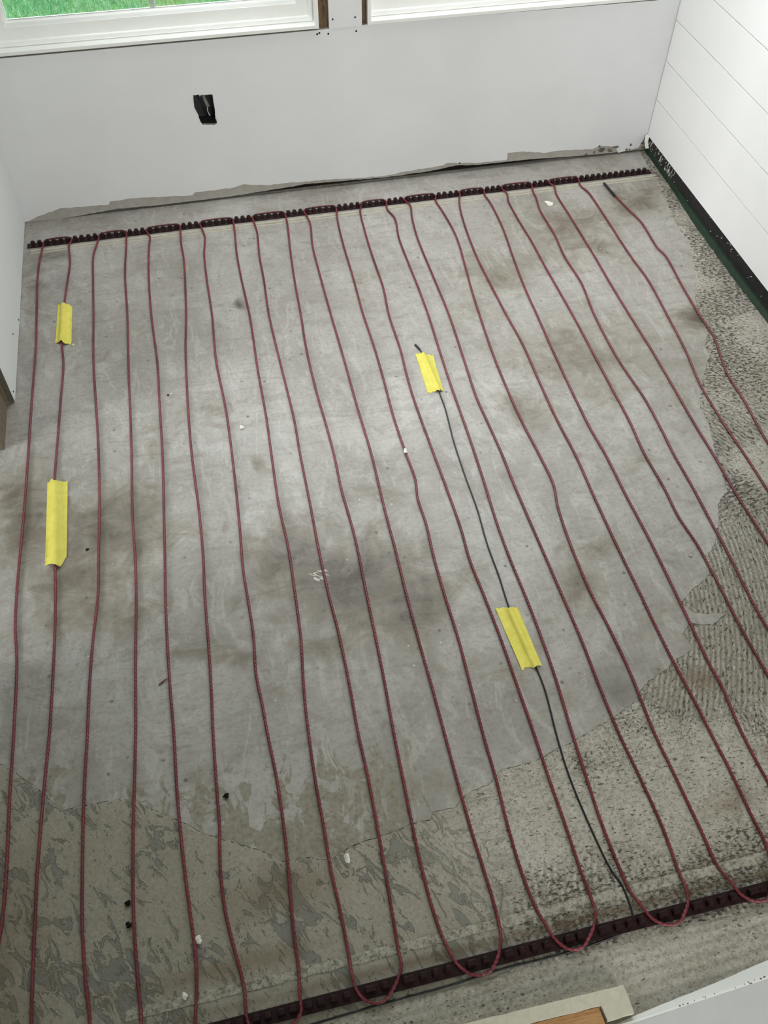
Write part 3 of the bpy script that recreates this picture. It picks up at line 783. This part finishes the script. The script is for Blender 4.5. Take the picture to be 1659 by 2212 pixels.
# white paper curl hanging in the right corner
mesh_obj('paper_curl', [(1.921, -0.004, .062), (1.931, -0.012, .060), (1.927, -0.018, .046), (1.931, -0.026, .024), (1.922, -0.022, .022), (1.918, -0.012, .040)],
         [(0, 1, 2, 5), (5, 2, 3, 4)], M['plaster'], wall)
# screws in the joint
for (sx, sz) in ((0.914, 0.444), (0.890, 0.448), (0.990, 0.4445), (0.884, 0.4455), (1.771, 0.036), (1.31, 0.033)):
    bm = bmesh.new()
    bmesh.ops.create_cone(bm, cap_ends=True, segments=10, radius1=0.0027, radius2=0.0018, depth=0.002,
                          matrix=Matrix.Translation((sx, -0.0008, sz)) @ Matrix.Rotation(PI / 2, 4, 'X'))
    bm_obj('screw', bm, M['dirt'], wall)

# the white board between the windows, with gaps of raw stud on both sides
trim = structure(box('trim_1', (POST[0], -0.0015, 0.4565), (POST[1], 0.0105, 1.63), M['paint'], None, 0.0008))
for (sx, sz) in ((0.927, 0.4795), (0.9875, 0.4800), (0.93, 0.62), (0.985, 0.62)):
    bm = bmesh.new()
    bmesh.ops.create_cone(bm, cap_ends=True, segments=10, radius1=0.003, radius2=0.002, depth=0.002,
                          matrix=Matrix.Translation((sx, -0.002, sz)) @ Matrix.Rotation(PI / 2, 4, 'X'))
    bm_obj('screw', bm, M['steel'], trim)
trim2 = structure(box('trim_2', (0.8905, 0.0135, 0.45), (1.0195, 0.09, 1.63), M['gapwood']))


def frame_rings(name, x0, x1, z0, z1, prof, mat, parent):
    """mitred picture-frame moulding: profile points (inset, y)"""
    vs, fs = [], []
    for ins, y in prof:
        vs += [(x0 + ins, y, z0 + ins), (x1 - ins, y, z0 + ins), (x1 - ins, y, z1 - ins), (x0 + ins, y, z1 - ins)]
    for i in range(len(prof) - 1):
        for k in range(4):
            a, b = i * 4 + k, i * 4 + (k + 1) % 4
            fs.append((a, b, b + 4, a + 4))
    return mesh_obj(name, vs, fs, mat, parent)


for i, (x0, x1, z0, z1) in enumerate(WIN):
    w = structure(empty('window_%d' % (i + 1), ((x0 + x1) / 2, 0, z0)))
    base = Matrix.Translation(w.location)
    fx0, fx1, fz0, fz1 = x0 - w.location.x, x1 - w.location.x, 0.0, z1 - z0
    frame_rings('outer_frame', fx0, fx1, fz0, fz1, [(0, .03), (0, -.0045), (.0010, -.0055), (.0085, -.0055), (.0095, -.0045), (.0095, .021), (.012, .0235)], M['trim'], w)
    frame_rings('inner_stop', fx0, fx1, fz0, fz1, [(.012, .02), (.012, .0235), (.0205, .0245), (.0215, .026), (.0215, .034)], M['trim'], w)
    frame_rings('sash', fx0, fx1, fz0, fz1, [(.0205, .05), (.0205, .033), (.0515, .033), (.0525, .034), (.0525, .058), (.056, .062), (.0575, .072)], M['trim'], w)
    gb = box('glass_pane', (fx0 + .055, .066, fz0 + .055), (fx1 - .055, .069, fz1 - .055), M['glass'], w)
    box('muntin', (-.007, .070, fz0 + .05), (.007, .074, fz1 - .05), M['trim'], w, 0.001)

# ------------------------------------------------------------------ outlet box in the back wall
ob = tag(empty('outlet_box', (0.5605, 0.013, 0.274)), 'open black electrical box in a ragged cut-out of the white back wall', 'outlet box')
bw, bh, bd = 0.029, 0.046, 0.050
bm = bmesh.new()
for lo, hi in (((-bw, 0, -bh), (-bw + .002, bd, bh)), ((bw - .002, 0, -bh), (bw, bd, bh)), ((-bw, 0, -bh), (bw, bd, -bh + .002)),
               ((-bw, 0, bh - .002), (bw, bd, bh)), ((-bw, bd - .002, -bh), (bw, bd, bh))):
    add_box(bm, lo, hi)
bm_obj('box_shell', bm, M['black_box'], ob)


def tube(name, pts, r, mat, parent, n=8, step=0.002):
    return sweep(name, catmull(pts, step), lambda s, a: r + 0 * s + 0 * a, n, mat, parent)


tube('cable_sheath', [(0.004, .047, .043), (0.002, .030, .028), (0.006, .020, .012), (0.012, .018, -.004)], 0.0052, M['wire'], ob)
tube('copper_wire', [(0.010, .018, -.003), (0.008, .012, -.012), (0.010, .010, -.020), (0.013, .012, -.028)], 0.0013, M['plaster'], ob)
tube('black_wire', [(-0.012, .045, .043), (-0.012, .022, .030), (-0.002, .012, .004), (0.006, .016, -.018), (0.004, .028, -.036)], 0.0022, M['black'], ob)
# shreds of paper around the cut: part of the wall
rnd = random.Random(8)
vs, fs = [], []
N = len(hole_o)
for i in range(N):
    u, v = hole_o[i]
    if rnd.random() < 0.9:
        d = Vector((u - 0.5605, v - 0.274)).normalized()
        t_ = Vector((-d.y, d.x))
        w_ = rnd.uniform(.0015, .0035)
        l_ = rnd.uniform(.0010, .0030) + (.0022 if (v < 0.262 or u < 0.545) else 0) * rnd.random()
        k = len(vs)
        vs += [(u - t_.x * w_, -0.0002, v - t_.y * w_), (u + t_.x * w_, -0.0002, v + t_.y * w_), (u + d.x * l_, -0.0014, v + d.y * l_), (u, 0.0012, v)]
        fs += [(k, k + 1, k + 2), (k, k + 1, k + 3)]
o = mesh_obj('paper_shreds', vs, fs, M['plaster'], wall)
o['kind'] = 'stuff'

# ------------------------------------------------------------------ right wall: shiplap boards over black felt and a green strip
AW = math.atan(0.0385)
RW = Matrix.Translation((1.930, 0.010, 0)) @ Matrix.Rotation(-AW, 4, 'Z')
# local frame: +x into the wall, -y along it towards the viewer
wr = structure(empty('wall_right', (1.930, 0.010, 0)))
wr.rotation_euler = (0, 0, -AW)
box('backing', (0.0145, -3.3, 0.0), (0.10, 0.1, 2.4), M['plate'], wr)
Z0, PP = 0.0558, 0.1146
bm = bmesh.new()
add_box(bm, (0.0, -3.2, Z0), (0.012, -0.012, Z0 + PP - 0.0018), 0.0007)
pl = bm_obj('shiplap_board', bm, M['shiplap'], wr)
for k in range(1, 21):
    c_ = pl.copy()
    COL.objects.link(c_)
    c_.parent = wr
    c_.location = (0.0003 * ((k * 7) % 3 - 1), 0, k * PP)
box('board_tongue', (0.0095, -3.2, Z0), (0.0135, -0.012, 2.4), M['shiplap'], wr)
box('black_felt', (0.004, -3.2, 0.012), (0.0092, 0.02, 0.075), M['black_felt'], wr)
vs, fs = [], []
rnd = random.Random(5)
n = 160
for i in range(n + 1):
    y = -0.004 - 2.6 * i / n
    top = float(np.interp(-y, [0, .06, .28, .57, .86, 2.6], [.026, .023, .0170, .0150, .0135, .0130])) + rnd.uniform(-.0008, .0008)
    xb = float(np.interp(-y, [0, .05, .23, .43, .63, .77, .9, 2.6], [.003, .003, -.001, -.012, -.015, -.014, -.011, -.010])) + rnd.uniform(-.0005, .0005)
    xt = xb * .35 + .001
    vs += [(xb + .001, y, -0.001), (xb, y, .004), (xt, y, top - .001), (xt + .001, y, top), (0.0055, y, top + .0005)]
for i in range(n):
    for k in range(4):
        a = i * 5 + k
        fs.append((a, a + 1, a + 6, a + 5))
mesh_obj('green_strip', vs, fs, M['green'], wr)
# plaster spatter on the felt near the corner and further along
vs, fs = [], []
rnd = random.Random(77)
for i in range(64):
    y = -0.03 - (0.20 * rnd.random() if i < 46 else rnd.uniform(0.2, 0.85))
    z = rnd.uniform(.022, .055)
    l_ = rnd.uniform(.006, .020) if i < 46 else rnd.uniform(.002, .007)
    s_ = rnd.uniform(.001, .007)
    w_ = rnd.uniform(.0006, .0013)
    k = len(vs)
    vs += [(.0036, y - w_, z), (.0036, y + w_, z), (.0032, y + w_ + s_, max(.016, z - l_)), (.0032, y - w_ * .5 + s_, max(.016, z - l_))]
    fs.append((k, k + 1, k + 2, k + 3))
o = mesh_obj('plaster_spatter', vs, fs, M['plaster'], wr)
o['kind'] = 'stuff'
# ragged mortar edge against the green strip
vs, fs = [], []
rnd = random.Random(15)
for i in range(260):
    y = -0.30 - 1.0 * rnd.random()
    sz = rnd.uniform(.0015, .0045)
    xo = -0.0125 - rnd.random() * .010
    k = len(vs)
    h_ = rnd.uniform(.002, .006)
    vs += [(xo - sz, y - sz, .0), (xo + sz, y - sz * .6, 0), (xo + sz * .7, y + sz, 0), (xo - sz * .8, y + sz * .8, 0), (xo, y, h_)]
    fs += [(k, k + 1, k + 4), (k + 1, k + 2, k + 4), (k + 2, k + 3, k + 4), (k + 3, k, k + 4)]
vs = [tuple(RW @ Vector(v)) for v in vs]
o = mesh_obj('mortar_crumbs', vs, fs, M['pale_mortar'], floor)
o['kind'] = 'stuff'

# ------------------------------------------------------------------ left wall: drywall sheet ending on a raw stud
wl = structure(box('wall_left', (-0.0127, -0.772, 0.0035), (0.0, 0.012, 2.4), M['paint_left'], None, 0.0006))
box('sheet_edge', (-0.0122, -0.7728, 0.0045), (-0.0008, -0.7716, 2.4), M['dust'], wl)
box('wall_stud', (-0.105, -0.766, 0.0), (-0.0135, -0.73, 2.4), M['stud'], wl)
for (sy, sz) in ((-0.57, 0.045), (-0.47, 0.012), (-0.755, 0.02), (-0.74, 0.33)):
    bm = bmesh.new()
    bmesh.ops.create_cone(bm, cap_ends=True, segments=10, radius1=0.0026, radius2=0.002, depth=0.0015,
                          matrix=Matrix.Translation((0.0004, sy, sz)) @ Matrix.Rotation(PI / 2, 4, 'Y'))
    bm_obj('screw', bm, M['dirt'], wl)
structure(box('trim_3', (-0.075, -0.925, 0.0), (-0.0175, -0.79, 2.4), M['stud'], None, 0.001))
structure(box('light_block_left', (-0.16, -4.0, 0.0), (-0.065, -1.56, 2.4), M['paint_left']))  # unseen wall, added to keep light off the near left floor

structure(box('light_block_front', (-0.30, -2.95, 0.0), (0.80, -2.85, 2.4), M['paint_left']))  # added out of view to block rear daylight from the front left
structure(box('ceiling', (-1.2, -3.4, 2.4), (2.1, 0.10, 2.46), M['ceiling']))

# ------------------------------------------------------------------ cable strips with clips
def clip_mesh():
    bm = bmesh.new()
    prof = [(-.0056, 0), (.0056, 0), (.0048, .0040), (.0060, .0072), (.0052, .0105), (.0026, .0122), (-.0026, .0122), (-.0052, .0105), (-.0060, .0072), (-.0048, .0040)]
    a = [bm.verts.new((x * .8, -.0052 + z * .1, z)) for x, z in prof]
    b = [bm.verts.new((x * .8, .0052 - z * .1, z)) for x, z in prof]
    c0 = [bm.verts.new((x, -.0026, z * 1.03)) for x, z in prof]
    c1 = [bm.verts.new((x, .0026, z * 1.03)) for x, z in prof]
    bm.faces.new(a)
    bm.faces.new(list(reversed(b)))
    for i in range(len(prof)):
        j = (i + 1) % len(prof)
        bm.faces.new((a[i], a[j], c0[j], c0[i]))
        bm.faces.new((c0[i], c0[j], c1[j], c1[i]))
        bm.faces.new((c1[i], c1[j], b[j], b[i]))
    bmesh.ops.recalc_face_normals(bm, faces=bm.faces[:])
    me = bpy.data.meshes.new('clip')
    bm.to_mesh(me)
    bm.free()
    me.materials.append(M['plastic'])
    return me


CLIP = clip_mesh()
CAB = np.array(catmull(CABLE, 0.002))


def strip(label, x0, x1, y, phase, z0, half):
    o = tag(empty('cable_strip', (x0, y, 0)), label, 'cable strip', 'cable strips')
    L = x1 - x0
    bm = bmesh.new()
    add_box(bm, (0, -half, z0), (L, half, z0 + .0024), .0006)
    bm_obj('rail', bm, M['plastic'], o)
    k0 = math.ceil((x0 + .006 - phase) / PITCH)
    while phase + k0 * PITCH < x1 - .005:
        c_ = bpy.data.objects.new('clip', CLIP)
        COL.objects.link(c_)
        c_.parent = o
        cx = phase + k0 * PITCH
        near = CAB[(np.abs(CAB[:, 1] - y) < .0075) & (np.abs(CAB[:, 0] - cx) < .0098)]
        if len(near):                                   # the clip leans away from the cable that it holds
            m_ = near[:, 0].mean()
            cx = m_ + (.0102 if cx > m_ else -.0102) + (near[:, 0].max() - m_ if cx > m_ else near[:, 0].min() - m_)
        c_.location = (cx - x0, 0, z0 + .0024)
        k0 += 1
    return o


strip('maroon plastic cable strip with knobbly clips along the back wall', 0.010, 1.897, BACK_Y, 0.056 + PITCH / 2, 0.0022, 0.0105)
strip('maroon plastic cable strip across the front, near the photographer, with the black wire beneath', 0.22, 1.965, FRONT_Y, 0.5615 - 0.0381 + PITCH / 2, 0.0042, 0.0104)

# ------------------------------------------------------------------ heating cable: one long twisted red run looping between the strips
p2 = catmull(CABLE, 0.002)
dy = np.minimum(np.abs(p2[:, 1] - BACK_Y), np.abs(p2[:, 1] - FRONT_Y))
front_end = p2[:, 1] < -1.2
zb = np.where(inside(p2[:, 0], p2[:, 1], PATCH_POLY), 0.0045, 0.0050)
zz = zb + (np.where(front_end, 0.0096, 0.0078) - zb) * (1 - sstep(dy, 0.020, 0.055))
s_ = np.concatenate([[0], np.cumsum(np.linalg.norm(np.diff(p2, axis=0), axis=1))])
zz += 0.0010 * np.clip(vnoise(s_ * 9, s_ * 0, 3) - 0.55, 0, 1)
path = np.column_stack([p2, zz])
cable = sweep('heating_cable', path, lambda s, a: 0.00245 + 0.00055 * np.cos(2 * (a - s * 2 * PI / 0.016)), 10, M['cable'])
tag(cable, 'long red twisted heating cable looping back and forth across the concrete floor', 'cable')
# black end cap on its far end
e0, e1 = Vector((END_CAP[0][0], END_CAP[0][1], .0052)), Vector((END_CAP[1][0], END_CAP[1][1], .0050))
cap = sweep('end_cap', np.array([tuple(e0.lerp(e1, t_)) for t_ in np.linspace(0, 1, 14)]),
            lambda s, a: np.where(s < 0.004, 0.0022, np.where(s > 0.05, 0.0042, 0.0036)) + 0 * a, 12, M['black'], cable)
cap['label'] = 'black end cap'

# ------------------------------------------------------------------ thin black floor sensor wire
p2 = catmull(SENSOR, 0.003)
dy = np.abs(p2[:, 1] - FRONT_Y)
zz = np.where(inside(p2[:, 0], p2[:, 1], PATCH_POLY), 0.0032, 0.0036)
zz = np.where(p2[:, 1] < -2.05, zz - 0.0016 * (1 - sstep(dy, 0.016, 0.05)), zz)
sensor = sweep('sensor_wire', np.column_stack([p2, zz]), lambda s, a: np.where(s < 0.022, 0.0028, 0.0017) + 0 * a, 8, M['black'])
tag(sensor, 'thin black sensor wire running between the red cable rows under two tapes', 'wire')

# ------------------------------------------------------------------ yellow tapes
SEN = np.array(catmull(SENSOR, 0.004))


def tape(quad, line, r_bump, label, rounded=False, seed=1):
    a, b, c, d = [np.array(q_) for q_ in quad]      # far left, far right, near right, near left
    ctr = (a + b + c + d) / 4
    near = line[np.hypot(line[:, 0] - ctr[0], line[:, 1] - ctr[1]) < 0.22]
    nu, nw = 44, 60
    rnd = random.Random(seed)
    jt = [rnd.uniform(-.004, .003) for _ in range(nu // 4 + 2)]
    jb = [rnd.uniform(-.003, .004) for _ in range(nu // 4 + 2)]
    vs = []
    for j in range(nw + 1):
        w_ = j / nw
        for i in range(nu + 1):
            u = i / nu
            k = i // 4
            fr_ = i / 4 - k
            off = (jt[k] * (1 - fr_) + jt[k + 1] * fr_) * (1 - w_) - (jb[k] * (1 - fr_) + jb[k + 1] * fr_) * w_
            ww = w_ + off / np.linalg.norm(a - d)
            if rounded:                              # one near corner is rounded off
                lim = 1 - 0.10 * sstep(np.array(u), 0.68, 1.0) ** 1.5
                ww = ww * (float(lim) if w_ > 0.0 else 1)
            p = (a * (1 - u) + b * u) * (1 - ww) + (d * (1 - u) + c * u) * ww
            dist = np.min(np.hypot(near[:, 0] - p[0], near[:, 1] - p[1]))
            h = r_bump * max(0, 1 - (dist / (r_bump * 1.15)) ** 2) ** 0.5 if dist < r_bump * 1.1 else 0
            h = max(h, r_bump * 0.9 * math.exp(-((dist / (r_bump * 1.15)) ** 2)))
            lift = 0.0006 * rnd.random() * (1 if i in (0, nu) else 0)
            edge = 0.0004 + 0.0012 * max(0, (abs(u - .5) - .46) / .04) * (vnoise(np.array(w_ * 6.0), np.array(u), seed) > .6)
            vs.append((p[0], p[1], 0.0020 + h + float(edge) + lift))
    fs = [(j * (nu + 1) + i, (j + 1) * (nu + 1) + i, (j + 1) * (nu + 1) + i + 1, j * (nu + 1) + i + 1) for j in range(nw) for i in range(nu)]
    # thickness: a rim down to just under the sheet
    o = mesh_obj('masking_tape', vs, fs, M['tape'], None, True)
    md = o.modifiers.new('thickness', 'SOLIDIFY')
    md.thickness = 0.0003
    md.offset = -1
    return tag(o, label, 'tape', 'yellow masking tapes')


tape(TAPES[0], CAB, 0.0085, 'short yellow tape on the red cable by the left wall, nearer the back wall', False, 1)
tape(TAPES[1], CAB, 0.0080, 'long yellow tape with a rounded corner on the second cable row from the left', True, 2)
tape(TAPES[2], SEN, 0.0062, 'yellow tape at the tip of the black sensor wire', False, 3)
tape(TAPES[3], SEN, 0.0062, 'yellow tape halfway along the black sensor wire, nearer the front', False, 4)

# ------------------------------------------------------------------ crumbs and scraps on the floor
def crumb(name, xy, r, mat, label, cat, seed, flat=0.6, stretch=1.0, ang=0.0):
    rnd = random.Random(seed)
    bm = bmesh.new()
    bmesh.ops.create_icosphere(bm, subdivisions=2, radius=1.0)
    ph = [rnd.uniform(0, 6) for _ in range(3)]
    Mx = Matrix.Rotation(ang, 3, 'Z')
    for v in bm.verts:
        c_ = v.co
        k = 1 + .25 * math.sin(3 * c_.x + ph[0]) + .22 * math.sin(4 * c_.y + ph[1]) + .12 * math.sin(5 * c_.z + ph[2]) + rnd.uniform(-.12, .12)
        v.co = Mx @ Vector((c_.x * k * r * stretch, c_.y * k * r, c_.z * k * r * flat))
    zmin = min(v.co.z for v in bm.verts)
    for v in bm.verts:
        v.co.z -= zmin
    o = bm_obj(name, bm, mat)
    o.location = (xy[0], xy[1], 0.0018)
    return tag(o, label, cat)


crumb('plaster_crumb', (0.5527, -1.9764), .0058, M['plaster'], 'round white plaster crumb at the edge of the smooth patch, front centre', 'crumb', 1)
crumb('dirt_crumb', (0.2095, -1.9673), .0042, M['dirt'], 'black crumb beside the fourth cable, farther of the two', 'crumb', 2)
crumb('dirt_crumb', (0.2102, -1.9989), .0040, M['dirt'], 'black crumb beside the fourth cable, nearer of the two', 'crumb', 3, .6, 1.2, .6)
crumb('dirt_crumb', (0.3770, -1.8310), .0042, M['dirt'], 'black crumb touching the right side of the sixth cable', 'crumb', 4, .5, 1.4, .3)
crumb('paper_scrap', (0.8575, -1.1307), .0034, M['plaster'], 'small white scrap lying on a cable near the middle of the floor', 'scrap', 5, .5, 2.2, 1.4).location.z = 0.007
crumb('dirt_crumb', (0.1587, -1.2537), .0028, M['dirt'], 'tiny black crumb right of the long yellow tape', 'crumb', 6)
crumb('dirt_crumb', (0.3524, -0.8273), .0025, M['dirt'], 'tiny black crumb between the fifth and sixth cables, back half', 'crumb', 7)
crumb('plaster_crumb', (0.3110, -2.0433), .0050, M['plaster'], 'white plaster crumb right of the fifth cable, front left', 'crumb', 8, .5, 1.3, .4)
crumb('plaster_crumb', (0.2857, -2.1151), .0060, M['plaster'], 'white plaster crumb left of the fifth cable near the front strip', 'crumb', 9, .4, .7, .2)
crumb('wood_splinter', (0.2890, -1.5921), .0016, M['brown'], 'brown wood splinter left of the fifth cable', 'splinter', 10, .8, 5.5, .55)
crumb('plaster_crumb', (0.5105, -0.9723), .0052, M['plaster'], 'pale plaster crumb between the seventh and eighth cables', 'crumb', 11, .3, 1.1, .3)
crumb('plaster_splash', (1.5259, -0.2289), .0120, M['plaster'], 'white plaster splash between cables near the back strip, right side', 'splash', 12, .10, 1.0, .4)
crumb('plaster_crumb', (0.1339, -0.5915), .0030, M['plaster'], 'small white crumb just below the short yellow tape', 'crumb', 13)
vs, fs = [], []
rnd = random.Random(3)
for i in range(22):
    x, y = 0.6051 + rnd.uniform(-.018, .016), -1.4185 + rnd.uniform(-.011, .010)
    l_, a_ = rnd.uniform(.004, .013), -.6 + rnd.uniform(-.3, .3)
    dx, dy_ = math.cos(a_) * l_, math.sin(a_) * l_
    k = len(vs)
    vs += [(x, y, .0019), (x + dx, y + dy_, .0019), (x + dx - dy_ * .15, y + dy_ + dx * .15, .0024), (x - dy_ * .2, y + dx * .2, .0024)]
    fs.append((k, k + 1, k + 2, k + 3))
o = mesh_obj('paint_scrapes', vs, fs, M['plaster'], floor)
o['kind'] = 'stuff'

# ------------------------------------------------------------------ front right: stub of a stud wall and a white board
st = tag(empty('wall_stub', (0.80, -2.262, 0)), 'cream plasterboard stub wrapped around a bare wood end, at the bottom edge of the floor', 'wall stub')
H = 0.020
q_ = [(-0.62, 0.029), (0.107, 0.0165), (0.1085, -0.021), (0.068, -0.0215), (0.066, -0.0015), (-0.62, 0.010)]
prism('plasterboard', [(u, v) for u, v in rough_outline(q_, .012, .0005, 6)], lambda u, v, d: (u, v, H - d), H - 0.002, M['cream'], st)
prism('wood_end', [(-0.62, 0.0090), (0.063, -0.0020), (0.066, -0.060), (-0.62, -0.060)], lambda u, v, d: (u, v, H - .004 - d), H - .006, M['pine'], st)

wbd = tag(empty('white_board', (0.91, -2.29, 0)), 'white board with brown chips along its long edge, lying in the bottom right corner', 'board')
H = 0.012
# far edge on the floor, then the chipped arris, then the flat grey face
vs = [(-0.05, 0.0005, .002), (0.235, 0.0305, .002), (0.40, 0.048, .002),
      (-0.05, -0.0020, H), (0.235, 0.0100, H), (0.40, 0.0170, H),
      (-0.05, -0.0032, H), (0.235, 0.0088, H), (0.40, 0.0158, H)]
mesh_obj('bevelled_edge', vs, [(0, 1, 4, 3), (1, 2, 5, 4)], M['trim'], wbd)
prism('board_face', [(-0.05, -0.0032), (0.40, 0.0158), (0.46, -0.30), (-0.05, -0.30)], lambda u, v, d: (u, v, H - d), H - .002, M['board_grey'], wbd)
prism('bead_line', [(-0.05, -0.0018), (0.40, 0.0172), (0.40, 0.0135), (-0.05, -0.0048)], lambda u, v, d: (u, v, H + .0008 - d), .002, M['trim'], wbd)
rnd = random.Random(9)
bm = bmesh.new()
for i in range(34):
    u = 0.02 + 0.26 * rnd.random() ** .7
    v = -0.0018 + (u + .05) * (0.019 / .45) - rnd.uniform(.0, .0028)
    a_ = rnd.uniform(.0008, .0034) * (0.6 + 2 * u)
    add_box(bm, (u, v - .0006, H + .0004), (u + a_, v + .0007, H + .0012))
o = bm_obj('brown_chips', bm, M['brown'], wbd)
o['kind'] = 'stuff'

# ------------------------------------------------------------------ lawn outside the windows
m = NT('lawn_soil', 0.95, 0.1)
f = m.noise(3.0, 5)
m.color(m.ramp(f, [(0.35, rgb(110, 180, 110)), (0.6, rgb(160, 200, 140)), (0.75, rgb(220, 200, 170))]))
gnd = structure(mesh_obj('ground_outside', [(-7, 0.25, -.3), (9, 0.25, -.3), (9, 14, -.3), (-7, 14, -.3)], [(0, 1, 2, 3)], m.m))
m = NT('grass_blades', 0.6, 0.3)
f = m.noise(2.2, 4)
g = m.noise(40, 2)
c = m.ramp(f, [(0.35, rgb(140, 214, 166)), (0.5, rgb(180, 228, 188)), (0.68, rgb(220, 232, 160))])
m.color(m.mix(m.rng(g, .4, .65), c, rgb(206, 240, 214)))
gr = np.random.RandomState(2)
n = 26000
gx = gr.uniform(-0.7, 1.7, n)
gy = 1.7 + 1.2 * gr.rand(n)
hh = gr.uniform(.02, .055, n)
an = gr.uniform(0, 2 * PI, n)
ln = gr.uniform(-.02, .02, (n, 2))
wd = gr.uniform(.0015, .003, n)
V = np.zeros((n, 3, 3))
V[:, 0] = np.stack([gx - wd * np.cos(an), gy - wd * np.sin(an), np.full(n, -.301)], 1)
V[:, 1] = np.stack([gx + wd * np.cos(an), gy + wd * np.sin(an), np.full(n, -.301)], 1)
V[:, 2] = np.stack([gx + ln[:, 0], gy + ln[:, 1], -.3 + hh], 1)
me = bpy.data.meshes.new('grass')
me.vertices.add(n * 3)
me.vertices.foreach_set('co', V.ravel())
me.loops.add(n * 3)
me.polygons.add(n)
me.loops.foreach_set('vertex_index', np.arange(n * 3))
me.polygons.foreach_set('loop_start', np.arange(n) * 3)
me.update(calc_edges=True)
me.materials.append(m.m)
g_o = bpy.data.objects.new('grass', me)
COL.objects.link(g_o)
tag(g_o, 'bright green lawn grass outside the left window', 'grass', kind='stuff')
